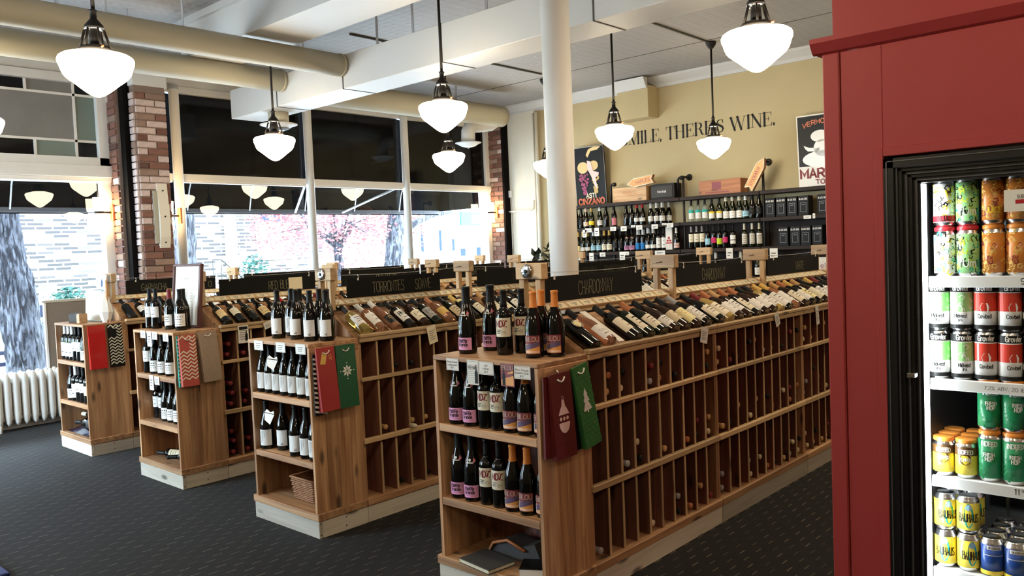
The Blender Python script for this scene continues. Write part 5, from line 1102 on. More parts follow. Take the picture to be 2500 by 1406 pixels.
for w_ in ws_:
    for c_ in w_:
        t = MB(); x1_ = x_ + SER[c_][0] * kx_; serif(t, c_, x_, 0, .165, x1_, flatY(-.003)); part('letter', t, 'c_ink', o); x_ = x1_
    x_ += SER[' '][0] * kx_
# ---- pipe shelf unit
XL, XRr = -7.72, -2.2; YS = YW - .29
o = thing('pipe_shelf', 'long dark wood shelf unit on black pipes along the khaki back wall', 'shelf', (0, YW, 0))
ROWS = (2.185, 1.850, 1.490, 1.12, .74, .36)
for z in ROWS:
    for a, b in ((XL, -5.665), (-5.655, -4.535), (-4.525, XRr)): part('shelf_board', MB().cbox(a, b, -.29, -.03, z - .045, z), 'walnut_x', o)
for a, b in ((XL, -5.665), (-5.655, -4.535), (-4.525, XRr)): part('back_board', MB().box(a, b, -.028, -.006, .0, 1.83), 'walnut_z', o)
for x in (XL + .02, -5.66, -4.53, -3.3):
    top = 2.46 if x != -4.53 else 2.55
    u = part('pipe', MB().tube([(x, -.17, 0), (x, -.17, top - .03), (x, -.15, top), (x, -.02, top)], .016, 10), 'black_iron', o)
    part('flange', MB().lathe([(.045, 0), (.045, .012), (.025, .016)], 16, Matrix.Translation((x, -.002, top)) @ Matrix.Rotation(PI / 2, 4, 'X')), 'black_iron', u)
for x0, x1 in ((-6.84, -6.78), (-5.74, -5.68)):
    u = part('pipe', MB().tube([(x0, -.17, 2.185), (x0, -.17, 2.43), (x0 + .02, -.17, 2.45), (x1, -.17, 2.45)], .016, 10), 'black_iron', o)
    part('elbow', MB().lathe([(.028, -.02), (.028, .02)], 12, Matrix.Translation((x1, -.17, 2.45)) @ Matrix.Rotation(PI / 2, 4, 'Y')), 'black_iron', u)
# ---- bottles on the wall shelves
def wk(sh, gl, cp, lc, pr, z0=.05, z1=.13, ha=1.1): return (sh, gl, cp, lc, pr, z0, z1, ha)
mat('c_silverw', (.72, .72, .70), .3); mat('c_stel', (.62, .58, .50), .5)
S_ = {'dark': wk('champagne', bb, 'c_black', 'c_black', 'lines2'), 'pinkfoil': wk('champagne', bb, 'c_peach', 'c_peach', 'lines', .03, .09), 'goldfoil': wk('champagne', bg_, 'c_gold', 'c_yellow', None, .04, .10), 'whitefoil': wk('champagne', bg_, 'c_silverw', 'c_white', 'lines', .03, .10),
      'plain': wk('champagne', bb, 'c_black', None, None), 'pinkl': wk('champagne', bb, 'c_black', 'c_rose', None, .02, .12, .8), 'redfoil': wk('champagne', bb, 'c_red', 'c_white', 'lines', .05, .10), 'wcap': wk('burgundy', bb, 'c_white', 'c_white', 'lines2', .04, .11),
      'goldneck': wk('champagne', bg_, 'c_gold', 'c_white', 'lines', .03, .08), 'yell': wk('champagne', bg_, 'c_gold', 'c_yellowp', None, .02, .10), 'lblue': wk('champagne', bg_, 'c_silverw', 'c_lblue', 'lines', .03, .10), 'cream': wk('champagne', bb, 'c_gold', 'c_cream', 'lines', .03, .11), 'piazza2': K['piazza'], 'bluel': wk('bordeaux', bb, 'c_white', 'c_blue', None, .02, .11),
      'mum': wk('champagne', bb, 'c_white', 'c_white', 'swoosh', .03, .08), 'tall': wk('bordeaux', bb, 'c_black', 'c_white', 'swoosh', .03, .17), 'stripe': wk('burgundy', bb, 'c_white', 'c_white', 'stripe', .02, .09), 'ytail': wk('bordeaux', 'glass_clear', 'c_black', 'c_white', 'ytail', .04, .155), 'ytail2': wk('burgundy', 'bottle_green', 'c_black', 'c_white', 'ytail2', .03, .12),
      'wht': wk('champagne', bg_, 'c_cream', 'c_white', 'swoosh', .02, .11), 'rooster': wk('bordeaux', 'bottle_black', 'c_grey', 'c_cream', 'swoosh', .09, .20), 'redl': wk('bordeaux', bb, 'c_black', 'c_magenta', None, .07, .14), 'limel': wk('bordeaux', bb, 'c_black', 'c_lime', None, .05, .13), 'bl': wk('bordeaux', bb, 'c_black', 'c_lblue', None, .05, .13), 'twob': wk('bordeaux', bb, 'c_black', 'c_white', 'stripeb', .05, .16), 'apo': wk('bordeaux', bg_, 'c_cream', 'c_stel', 'lines2', .04, .17)}
PRINTS['stripeb'] = lambda fn, r, z0, z1, ha: (MB().rect(-ha * r, ha * r, z0 + (z1 - z0) * .4, z0 + (z1 - z0) * .5, fn, 8), 'c_ink')
WN = {'dark': 'black sparkling bottle', 'pinkfoil': 'peach-foiled sparkling bottle', 'goldfoil': 'sparkling bottle with yellow label', 'whitefoil': 'silver-foiled sparkling bottle', 'plain': 'plain black bottle', 'pinkl': 'black bottle with rose label', 'redfoil': 'red-foiled black bottle', 'wcap': 'white-capped black bottle', 'goldneck': 'gold-necked bottle', 'yell': 'green yellow-labelled bottle', 'lblue': 'bottle with pale blue label', 'cream': 'bottle with cream label', 'piazza2': 'sparkling bottle with pink label', 'bluel': 'white-capped bottle with blue label', 'mum': 'white-capped bottle with low label', 'tall': 'bottle with tall white label', 'stripe': 'bottle with red striped label', 'ytail': 'clear green-labelled bottle', 'ytail2': 'dark yellow-labelled bottle', 'wht': 'pale-foiled bottle with white label', 'rooster': 'bottle with a picture label', 'redl': 'bottle with crimson label', 'limel': 'bottle with lime label', 'bl': 'bottle with light blue label', 'twob': 'bottle with banded white label', 'apo': 'cream-capped bottle with long grey label'}
def wall_row(z, names, xs, where, y=YW - .19):
    cnt = {}; tot = {}
    for n in names: tot[n] = tot.get(n, 0) + 1
    for n, x in zip(names, xs):
        cnt[n] = cnt.get(n, 0) + 1; w_ = '' if tot[n] == 1 else ', %s such one' % ORD[cnt[n] - 1]
        stand(S_[n], x, y, z + .0005, '%s, %s of wall unit%s' % (WN[n], where, w_), 'bottles on the wall shelf unit', .5 + random.uniform(-.1, .1))
wall_row(1.85, ['dark', 'dark', 'pinkfoil', 'goldfoil', 'whitefoil', 'plain', 'pinkl', 'plain', 'plain', 'redfoil', 'redfoil', 'wcap', 'wcap', 'wcap'], [-7.47, -7.38, -7.29, -7.19, -7.04, -6.93, -6.79, -6.58, -6.49, -6.40, -6.31, -6.17, -6.08, -5.99], 'upper left')
wall_row(1.85, ['wcap'] * 3, [-6.125, -6.035, -5.945], 'back row upper left', YW - .09)
wall_row(1.49, ['yell', 'goldneck', 'goldneck', 'lblue', 'lblue', 'cream', 'cream', 'dark', 'dark', 'piazza2', 'piazza2', 'bluel', 'bluel', 'mum', 'mum', 'tall', 'tall', 'stripe'], [-7.45, -7.36, -7.27, -7.17, -7.07, -6.975, -6.885, -6.78, -6.685, -6.585, -6.495, -6.40, -6.315, -6.23, -6.145, -6.06, -5.975, -5.78], 'middle left')
wall_row(1.49, ['goldneck'] * 5 + ['wcap'] * 4, [-7.05, -6.95, -6.85, -6.75, -6.65, -6.44, -6.36, -6.27, -6.19], 'back row middle left', YW - .09)
wall_row(1.85, ['ytail', 'ytail', 'ytail', 'ytail2', 'ytail2', 'wht', 'wht', 'wht', 'lblue', 'dark', 'dark'], [-5.54, -5.44, -5.34, -5.24, -5.13, -5.035, -4.945, -4.85, -4.765, -4.675, -4.585], 'upper centre')
wall_row(1.49, ['rooster', 'rooster', 'rooster', 'bl', 'redl', 'limel', 'redl', 'twob', 'apo', 'apo', 'apo'], [-5.55, -5.47, -5.39, -5.31, -5.22, -5.14, -5.06, -4.95, -4.79, -4.685, -4.59], 'middle centre')
wall_row(1.12, ['dark', 'plain', 'pinkl', 'plain', 'redl', 'plain', 'tall', 'plain', 'mum', 'mum'], [-7.3, -7.1, -6.8, -6.65, -6.5, -6.3, -5.9, -5.45, -5.3, -5.2], 'third board')
wall_row(1.12, ['wht', 'wht', 'wht'], [-4.85, -4.75, -4.62], 'third centre')
o = thing('wine_box', 'tall white and red bottle box on the middle left wall shelf', 'box', (-5.885, YW - .19, 1.4905), .3)
part('box', MB().cbox(-.045, .045, -.04, .04, 0, .33), 'c_white', o); part('dots', MB().disc(0, .16, .016, flatY(-.0412), 10).disc(-.018, .125, .016, flatY(-.0412), 10).disc(.018, .125, .016, flatY(-.0412), 10).rect(-.045, .045, .085, .10, flatY(-.0412)), 'c_red', o)
def box_wine(x, z, label):
    o = thing('wine_box', label, 'box', (x, YW - .20, z + .0005), 0, 'black wine boxes on the wall unit')
    part('carton', MB().cbox(-.062, .062, -.06, .08, 0, .235), 'box_black', o)
    t = MB(); f = flatY(-.0612); text(t, 'BLACK BOX', 0, .185, .020, .0032, f, width=.10); part('lettering', t, 'c_white', o)
    e = MB(); s = .0018
    for a, b, c, d in ((-.036, .036, .04, .04 + s), (-.036, .036, .15, .15 + s), (-.036, -.036 + s, .04, .15), (.036 - s, .036, .04, .15)): e.rect(a, b, c, d, f)
    text(e, 'Merlot', 0, .125, .009, .0012, f, width=.035)
    part('border', e, 'c_silver', o)
mat('box_black', (.004, .004, .0045), .5, spec=.2)
for i, x in enumerate((-4.41, -4.27, -4.13, -3.99, -3.76)): box_wine(x, 1.85, 'black wine carton on the upper right wall shelf, %s from left' % ORD[i])
for i, x in enumerate((-4.25, -4.10, -3.97, -3.83)): box_wine(x, 1.49, 'black wine carton on the middle right wall shelf, %s from left' % ORD[i])
for i, (x, m) in enumerate(((-3.87, 'c_lblue'), (-3.77, 'c_pinkp'))):
    o = thing('carton', ['pale blue and white small carton on the third wall shelf', 'pink and white small carton on the third wall shelf'][i], 'box', (x, YW - .20, 1.1205))
    part('box', MB().cbox(-.048, .048, -.06, .06, 0, .22), 'c_white', o); part('panel', MB().rect(-.048, .048, .0, .09, flatY(-.0612)), m, o)
    if i: t = MB(); text(t, 'el', 0, .10, .05, .006, flatY(-.0612), width=.05); part('lettering', t, 'c_maroon', o)
# small price tags along shelf edges
rt = random.Random(9)
for i, (x, z, w, h) in enumerate(((-7.18, 1.85, .12, .06), (-7.25, 1.83, .07, .11), (-7.03, 1.85, .08, .12), (-6.74, 1.85, .10, .06), (-6.56, 1.85, .10, .07), (-6.40, 1.855, .07, .03), (-6.30, 1.85, .10, .06), (-6.05, 1.85, .10, .06), (-5.90, 1.86, .07, .03), (-5.81, 1.855, .10, .06),
                                      (-7.34, 1.49, .08, .10), (-7.14, 1.49, .08, .12), (-6.94, 1.49, .10, .06), (-6.60, 1.49, .09, .12), (-6.52, 1.49, .07, .05), (-5.98, 1.49, .16, .06), (-4.95, 1.49, .09, .13), (-4.36, 1.47, .10, .13), (-4.75, 1.12, .06, .03), (-3.93, 1.85, .09, .04), (-3.85, 1.87, .03, .06))):
    o = thing('price_tag', 'white shelf-edge tag on the wall unit, %s along the %s board' % (ORD[i if i < 10 else (i - 10 if i < 19 else i - 9)], 'upper' if z > 1.8 else 'middle' if z > 1.4 else 'third'), 'tag', (x, YS - .003, z - .005), 0, 'tags on the wall unit boards')
    c = part('card', MB().box(-w / 2, w / 2, -.002, 0, -h, 0), 'paper', o)
    part('print', MB().rect(-w * .3, w * .3, -h * .5, -h * .4, flatY(-.003)).rect(-w * .3, w * .1, -h * .75, -h * .68, flatY(-.003)), 'c_gray2', c)
# ---- on top of the unit
ZT = 2.1855
o = thing('wooden_crate', 'pale wooden wine crate with branded letters on top of the wall unit', 'crate', (-6.47, YW - .16, ZT), .0)
part('box', MB().cbox(-.28, .28, -.10, .10, 0, .20), 'crate_wood', o); t = MB(); text(t, 'TRIVENTO', 0, .10, .04, .005, flatY(-.1012), width=.24); t.rect(-.22, .22, .078, .082, flatY(-.1012)); part('lettering', t, 'c_copper', o)
o = thing('speaker', 'black amplifier-style speaker on top of the wall unit', 'speaker', (-5.95, YW - .16, ZT), .0)
part('cabinet', MB().cbox(-.18, .19, -.08, .11, 0, .205), 'c_black', o)
mat('grille_grey', (.05, .047, .045), .8, noise=.3, scale=300)
part('grille', MB().cbox(-.165, .165, -.09, -.078, .02, .175), 'grille_grey', o); t = MB(); text(t, 'Marshall', 0, .085, .030, .0045, flatY(-.0912), width=.13); part('lettering', t, 'c_white', o)
o = thing('wooden_crate', 'reddish wooden wine crate with a burnt stamp on top of the wall unit', 'crate', (-5.09, YW - .16, ZT), .0)
part('box', MB().cbox(-.29, .30, -.10, .10, 0, .185), 'crate_red', o); t = MB(); t.rect(-.10, .03, .06, .16, flatY(-.1012)); t.rect(-.20, .14, .02, .035, flatY(-.1012)); part('stamp', t, 'c_maroon2', o)
def arrow(loc, rot, word, label, sx):
    o = thing('arrow_sign', label, 'sign', loc, 0, 'glowing arrow signs', rot)
    P = [(a_ * sx, b_) for a_, b_ in ((-.22, 0), (-.12, .055), (.20, .055), (.165, 0), (.20, -.055), (-.12, -.055))]
    part('case', MB().prism(P, -.03, .03, 'y'), 'crate_red', o)
    part('face', MB().prism([(a * .96, b * .9) for a, b in P], -.034, -.030, 'y'), 'arrow_face', o)
    for i in range(6):
        p, q = P[i], P[(i + 1) % 6]; part('rim', MB().tube([(p[0], -.032, p[1]), (q[0], -.032, q[1])], .006, 6), 'c_cream', o)
    t = MB(); text(t, word, .03 * sx, -.022, .044, .006, flatY(-.0348), width=.24); part('lettering', t, 'c_maroon2', o)
m, nt, b_ = new_mat('arrow_face'); b_.inputs['Base Color'].default_value = (.45, .18, .05, 1); b_.inputs['Emission Color'].default_value = (1, .62, .25, 1); b_.inputs['Emission Strength'].default_value = .08
arrow((-6.24, YW - .28, 2.445), (0, -.12, 0), 'NAPLES', 'lit wooden arrow sign pointing left on top of the pale crate', 1)
arrow((-4.55, YW - .30, 2.385), (0, -1.04, 0), 'STOCKHOLM', 'lit wooden arrow sign reading STOCKHOLM leaning upwards by the pipe', -1)
# posters: generic stand-ins with the printed words
o = thing('poster', 'black framed poster with grapes reading ASTI CINZANO beside the column', 'poster', (-7.24, YW - .10, ZT), 0, None, (.06, 0, 0))
part('board', MB().box(-.275, .275, 0, .02, 0, .86), 'c_black', o); f = flatY(-.003)
e = MB()
for a, b, c, d in ((-.275, .275, .852, .86), (-.275, .275, 0, .006), (-.275, -.269, 0, .86), (.269, .275, 0, .86)): e.rect(a, b, c, d, f)
part('border', e, 'c_grey', o)
part('gold_shapes', MB().disc(-.12, .56, .10, f, 20, .085).disc(.08, .58, .08, f, 18, .07).poly([(-.02, .70), (.04, .79), (.16, .80), (.22, .84), (.10, .85), (.0, .82), (-.05, .74)], f), 'c_sand', o)
gp = MB(); g2 = MB(); rg = random.Random(4)
for i in range(60):
    v = rg.random(); gp.disc(-.10 + rg.uniform(-.11, .09) * (1 - v * .8), .46 - v * .30, .016, flatY(-.005 - .00005 * i), 8)
    v = rg.random(); g2.disc(.10 + rg.uniform(-.07, .07) * (1 - v * .7), .46 - v * .28, .015, flatY(-.005 - .00005 * i), 8)
mat('c_magenta2', (.32, .05, .13), .5); part('grapes', gp, 'c_magenta2', o)
mat('c_gold2', (.55, .36, .12), .5); part('grapes', g2, 'c_gold2', o)
part('ribbon', MB().poly([(-.03, .66), (.03, .64), (.07, .50), (.17, .47), (.16, .43), (.10, .40), (.13, .25), (.10, .24), (.03, .42), (-.04, .55)], flatY(-.0085)), 'c_pinkp', o)
t = MB(); text(t, 'ASTI', 0, .115, .06, .014, flatY(-.004), width=.17); part('lettering', t, 'c_cream', o); t = MB(); text(t, 'CINZANO', 0, .02, .08, .02, flatY(-.004), width=.46)
mat('c_orange3', (.62, .16, .07), .5); part('lettering', t, 'c_orange3', o)
o = thing('poster', 'framed black and white poster reading MARTINI TORINO beside the red cabinet', 'poster', (-3.80, YW - .10, ZT), 0, None, (.06, 0, 0))
part('board', MB().box(-.30, .30, 0, .02, 0, .86), 'c_white', o); f = flatY(-.003)
part('field', MB().rect(-.285, .285, .25, .845, f), 'c_black', o); f2 = flatY(-.005)
part('pale_shape', MB().disc(-.02, .60, .11, f2, 20, .07).disc(.0, .46, .10, f2, 18, .10).disc(.02, .33, .26, f2, 22, .10).poly([(-.20, .46), (-.17, .43), (-.05, .42), (-.02, .46), (-.15, .47), (-.22, .50)], f2), 'c_silverw', o)
t = MB(); text(t, 'MARTINI', .0, .115, .10, .024, f, width=.54); part('lettering', t, 'c_maroon', o); t = MB(); text(t, 'TORINO', .06, .035, .05, .014, f, width=.30); part('lettering', t, 'c_maroon2', o)
t = MB(); s = 'VERMOUTH'
for i, ch_ in enumerate(s): text(t, ch_, -.20 + i * .055, .70 + .05 * math.sin(PI * (i + .5) / 8), .05, .010, flatY(-.0052), width=.04)
part('lettering', t, 'c_orange3', o)
# dark plant beyond the racks
o = thing('potted_plant', 'dark leafy plant seen over the signs near the back wall', 'plant', (-7.55, 9.0, 0))
part('pot', MB().lathe([(.13, 0), (.17, .35), (.18, .36), (.16, .37)], 20), 'c_gray2', o); part('stem', MB().tube([(0, 0, .3), (.02, 0, .9), (0, 0, 1.35)], .02, 8), 'bark', o)
rp = random.Random(8); 
leafm = MB().add([(0, 0, 0), (.05, .045, .03), (.16, 0, .02), (.05, -.045, .03), (.09, 0, .045)], [(0, 1, 4), (1, 2, 4), (2, 3, 4), (3, 0, 4)]).mesh('leaf', 'leaf_dark')
for i in range(34):
    l = link('leaf', leafm, o); l.location = (rp.uniform(-.16, .16), rp.uniform(-.16, .16), 1.30 + rp.uniform(-.15, .25)); l.rotation_euler = (rp.uniform(-.5, .5), rp.uniform(-1.2, .4), rp.uniform(0, 6.28))
# ================================================================ red cabinet with the beer cooler
YC = 2.75
CX0, CX1 = -1.065, 1.0          # red surround
DX0, DX1 = -.878, .72           # door opening (outer black frame)
DZ1 = 1.835
cb = thing('cooler_cabinet', 'tall red painted cabinet surrounding the glass beer cooler', 'cabinet', (0, YC, 0))
part('corner_board', MB().cbox(CX0, CX0 + .055, -.006, .9, 0, 2.20, .004), 'red_paint', cb)
part('left_panel', MB().cbox(CX0 + .057, DX0, 0, .9, 0, 2.20, .002), 'red_paint', cb)
part('upper_panel', MB().cbox(DX0, CX1, 0, .9, DZ1 + .008, 2.20, .002), 'red_paint', cb)
part('right_panel', MB().cbox(DX1, CX1, 0, .9, 0, DZ1 + .008, .002), 'red_paint', cb)
part('cornice', MB().prism([(0, 2.20), (-.012, 2.205), (-.035, 2.235), (-.035, 2.25), (0, 2.25)], CX0 - .03, CX1, 'x').box(CX0 - .03, CX0, 0, .9, 2.205, 2.25), 'red_paint', cb)
part('top_panel', MB().box(CX0 + .035, CX1, .0, .9, 2.25, ZC - .002), 'red_paint', cb)
tr = part('door_trim', MB().cbox(DX0 - .028, DX0, -.006, 0, 0, DZ1 + .036, .002).cbox(DX0 + .0005, DX1, -.006, 0, DZ1 + .008, DZ1 + .036, .002), 'red_paint', cb)
fr = part('door_frame', MB().box(DX0, DX0 + .030, -.004, .12, 0, DZ1).box(DX0, DX1, -.004, .12, DZ1 - .030, DZ1), 'dark_frame', cb)
for i in range(7):
    x = DX0 + .008 + i * .0125; z = DZ1 - .008 - i * .0105
    part('gasket_rib', MB().box(x, x + .0035, -.007 + .008 * i, .02 + .008 * i, 0, z).box(x, DX1, -.007 + .008 * i, .02 + .008 * i, z - .003, z), 'frame_edge' if i % 2 == 0 else 'dark_frame', fr)
    part('gasket_rib', MB().box(x + .0035, x + .0125, .004 + .008 * i, .03 + .008 * i, 0, z).box(x, DX1, .004 + .008 * i, .03 + .008 * i, z - .0105, z - .003), 'dark_frame', fr)
# inside
IX0 = DX0 + .094
part('liner', MB().box(IX0 - .02, IX0, .10, .85, .05, 1.78).box(IX0, DX1, .84, .86, .05, 1.78).box(IX0, DX1, .10, .85, 1.76, 1.78).box(IX0, DX1, .10, .85, .05, .08), 'cooler_dark', cb)
led = part('light_strip', MB().cbox(IX0 - .006, IX0 + .010, .062, .082, .05, 1.75, .002), 'led_strip', cb)
led2 = part('light_strip', MB().cbox(.60, .615, .062, .082, .05, 1.75, .002), 'led_strip', cb)
part('upright', MB().box(-.655, -.645, .55, .56, .08, 1.76), 'can_metal', cb)
part('latch', MB().cbox(IX0 - .035, IX0 - .01, -.004, .03, 1.135, 1.15, .002), 'chrome', cb)
for i, z in enumerate((1.448, 1.118, .800, .497)):
    sh = part('shelf', MB().box(IX0 + .012, DX1 - .02, .10, .80, z - .006, z), 'shelf_white', cb)
    part('price_rail', MB().cbox(IX0 + .010, DX1 - .02, .088, .100, z - .030, z + .006, .002), 'shelf_white', sh)
    t = MB(); f = flatY(.0872)
    if i == 0: text(t, '9', -.512, z - .020, .018, .0022, f); text(t, '49', -.498, z - .010, .009, .0013, f)
    if i == 1: text(t, '7.2% ABV. 20 IBU', -.56, z - .018, .011, .0012, f); text(t, '$9 5.8% ABV', -.455, z - .018, .011, .0012, f)
    if i == 2: text(t, '11', -.535, z - .018, .018, .002, f); text(t, '99', -.515, z - .009, .009, .0012, f)
    if t.v: part('lettering', t, 'c_gray2', sh)
o = thing('shelf_card', 'white beer price card with red band hanging in the cooler', 'card', (-.512, YC + .060, 1.712))
part('card', MB().box(-.042, .075, -.002, 0, -.065, 0), 'paper', o); part('band', MB().rect(-.012, .07, -.042, -.030, flatY(-.003)), 'c_red', o)
t = MB(); text(t, '9.8% ABV 76', .030, -.026, .010, .0013, flatY(-.003), width=.075); text(t, 'RED BACK', .035, -.058, .007, .0012, flatY(-.003), width=.045); part('lettering', t, 'c_ink', o)
# ---- cans
def can_prof(h): return [(.024, .0), (.027, .003), (.0325, .012), (.033, .016), (.033, h - .020), (.031, h - .012), (.0275, h - .005), (.0275, h - .001), (.026, h)]
def can(kind):
    if kind in SPECS: return SPECS[kind]
    nm, h, base, deco, top = CANS[kind[4:]]
    pr = can_prof(h); body = pr[3:5]
    sp = [('shell', MB().lathe(pr + [(.024, h - .004), (.0, h - .004)], 24).mesh('shell', 'can_metal'), None), ('sleeve', MB().lathe([(.0332, .014), (.0332, h - .020)], 24).mesh('sleeve', base), None)]
    f = lambda k: cyl(.0334 + .0002 * k)
    for i, (fn, m) in enumerate(deco):
        mb = MB(); fn(mb, f(i + 1), h); sp.append(('print', mb.mesh('print', m), 1))
    if top: sp.append(('carrier', MB().lathe([(.0305, h - .008), (.0315, h - .006), (.0315, h + .003), (.027, h + .006), (.0, h + .005)], 24).mesh('carrier', top), None))
    SPECS[kind] = sp; return sp
def band(a, b, half=.07): return lambda mb, f, h: mb.rect(-half, half, h * a, h * b, f, 20)
def word(s, v, hh, st, w, u=0.): return lambda mb, f, h: text(mb, s, u, h * v, hh, st, f, width=w)
def blobs(seed, n, r, lo=.12, hi=.85):
    def g(mb, f, h):
        q = random.Random(seed)
        for _ in range(n):
            u, v = q.uniform(-.05, .05), h * q.uniform(lo, hi); a = q.uniform(0, 6.28); l = q.uniform(.4, 1.3) * r
            ribbon(mb, [(u, v), (u + l * math.cos(a), v + l * math.sin(a)), (u + 1.5 * l * math.cos(a + .7), v + 1.5 * l * math.sin(a + .7)), (u + 1.3 * l * math.cos(a + 1.5), v + 1.3 * l * math.sin(a + 1.5))], q.uniform(.15, .4) * r, f)
    return g
def shield(mb, f, h): mb.poly([(.018 * math.cos(k * PI / 8), h * .52 + .018 * math.sin(k * PI / 8)) for k in range(16)], f)
def oval(mb, f, h): mb.disc(0, h * .5, .014, f, 16, .040)
def ring(mb, f, h):
    mb.disc(.0, h * .72, .010, f, 14)
def cream_face(mb, f, h): mb.poly([(-.010, h * .40), (.010, h * .40), (.014, h * .50), (.008, h * .58), (-.008, h * .58), (-.014, h * .50)], f)
mat('c_can_o', (.62, .22, .04), .3); mat('c_can_g', (.02, .26, .10), .3); mat('c_can_y', (.78, .62, .06), .3); mat('c_can_b', (.02, .07, .30), .3); mat('c_can_red', (.60, .05, .03), .3); mat('c_can_lg', (.30, .62, .24), .3)
H16, H12 = .157, .122
CANS = {
 'psy1': ('white can with black and yellow scrawl', H16, 'c_white', [(blobs(1, 26, .010), 'c_ink'), (blobs(2, 18, .010), 'c_yellow'), (band(.10, .22), 'c_red'), (word('NJA', .11, .016, .003, .03), 'c_ink')], None),
 'psy2': ('green and teal scrawl can', H16, 'c_can_lg', [(blobs(3, 24, .011), 'c_ink'), (blobs(4, 14, .010), 'c_lime'), (blobs(5, 10, .010), 'c_teal'), (word('Um', .22, .022, .003, .035), 'c_white')], 'plastic_red'),
 'psy1r': ('white scrawl can with red holder', H16, 'c_white', [(blobs(6, 20, .010), 'c_ink'), (blobs(7, 18, .010), 'c_yellow'), (blobs(8, 8, .010), 'c_teal')], 'plastic_red'),
 'org': ('orange scrawl can', H16, 'c_can_o', [(blobs(9, 26, .010), 'c_gold'), (blobs(10, 14, .009), 'c_maroon'), (word('JUICE', .24, .016, .003, .045), 'c_yellow')], None),
 'orgr': ('orange scrawl can with orange holder', H16, 'c_can_o', [(blobs(11, 26, .010), 'c_gold'), (blobs(12, 14, .009), 'c_maroon')], 'plastic_orange'),
 'growg': ('green and white Growler can', H16, 'c_white', [(band(.40, .78), 'c_can_lg'), (band(.80, .95), 'c_ink'), (word('Growler', .83, .016, .0026, .048), 'c_white'), (blobs(13, 10, .010, .42, .72), 'c_white'), (word('Midwest', .28, .012, .0018, .038), 'c_ink'), (word('IPA', .20, .009, .0014, .012), 'c_ink'), (band(.06, .14), 'c_ink')], None),
 'growr': ('red and white Growler can', H16, 'c_white', [(band(.42, .78), 'c_can_red'), (band(.80, .95), 'c_ink'), (word('Growler', .83, .016, .0026, .048), 'c_white'), (cream_face, 'c_white'), (word('Cowbell', .28, .012, .0018, .038), 'c_ink'), (band(.06, .14), 'c_ink')], None),
 'growk': ('black Growler can', H16, 'c_ink', [(word('Growler', .83, .016, .0026, .048), 'c_white'), (band(.28, .40), 'c_white'), (word('De', .31, .012, .0018, .02), 'c_ink')], None),
 'indg': ('green INDEED FRESH HOP can', H16, 'c_can_g', [(blobs(14, 12, .012, .1, .7), 'c_green'), (word('INDEED', .74, .014, .003, .046), 'c_white'), (shield, 'c_green'), (word('FRESH', .53, .011, .0022, .030), 'c_white'), (word('HOP', .44, .012, .0026, .022), 'c_white')], 'plastic_orange'),
 'indy': ('golden INDEED can', H12, 'c_can_y', [(band(.62, .84), 'c_brn'), (word('INDEED', .66, .013, .0028, .044), 'c_white'), (shield, 'c_brn'), (word('FLIPPED', .47, .010, .002, .034), 'c_white')], 'plastic_orange'),
 'pur': ('purple and blue can', H16, 'c_purple', [(blobs(15, 20, .010), 'c_lblue'), (blobs(16, 14, .010), 'c_pink')], 'plastic_orange'),
 'bau': ('yellow and teal BAUHAUS can', H12, 'c_can_y', [(oval, 'c_teal'), (word('BAUHAUS', .34, .026, .0026, .060), 'c_ink'), (ring, 'c_lblue')], None),
 'sea': ('blue and yellow seasonal can', H12, 'c_can_b', [(band(.72, .82, .022), 'c_white'), (word('SEASONAL', .74, .006, .0012, .036), 'c_ink'), (band(.05, .16), 'c_can_y'), (band(.56, .58, .03), 'c_silver')], None),
 'yel': ('plain yellow can', H12, 'c_can_y', [(word('E', .3, .03, .004, .02), 'c_ink')], None)}
mat('c_brn', (.12, .055, .015), .4)
def cans(kind, xs, z, rows, where, y=YC + .145, lvl=1, kinds2=None):
    for i, x in enumerate(xs):
        for r in range(rows):
            for l in range(lvl):
                kd = kind if l == 0 or not kinds2 else kinds2; h = CANS[kd][1]
                hb = sum(CANS[kind][1] + (.006 if CANS[kind][4] else .001) for _ in range(l))
                nth = ['left', 'right', 'third'][i] if len(xs) > 1 else 'single'
                pos = ('top ' if l else ('bottom ' if lvl > 1 else '')) + nth
                spawn(can('can_' + kd), 'beer_can', '%s, %s column%s %s' % (CANS[kd][0], pos, '' if r == 0 else ', %s row back' % ORD[r], where), 'can', (x, y + r * .0675, z + .0005 + hb), (0, 0, random.uniform(-.25, .25) + .35), 'beer cans in the cooler')
cans('psy1r', [-.738], 1.448, 1, 'on the top cooler shelf', lvl=2, kinds2='psy1'); cans('psy2', [-.672], 1.448, 1, 'on the top cooler shelf', lvl=2)
cans('orgr', [-.600, -.533], 1.448, 1, 'on the top cooler shelf', lvl=2, kinds2='org'); cans('growg', [-.466], 1.448, 1, 'at the far right of the top cooler shelf')
cans('growg', [-.760, -.692], 1.118, 3, 'on the second cooler shelf', lvl=2); cans('growr', [-.625, -.558], 1.118, 3, 'on the second cooler shelf', lvl=2); cans('growk', [-.490], 1.118, 2, 'on the second cooler shelf', lvl=2)
cans('indy', [-.752, -.685], .800, 3, 'on the third cooler shelf'); cans('indg', [-.618, -.551], .800, 1, 'on the third cooler shelf', lvl=2); cans('pur', [-.483], .800, 1, 'on the third cooler shelf', lvl=2)
cans('bau', [-.750, -.683], .497, 2, 'on the bottom cooler shelf', lvl=2); cans('sea', [-.616, -.549], .497, 4, 'on the bottom cooler shelf'); cans('yel', [-.482], .497, 1, 'on the bottom cooler shelf', lvl=2)

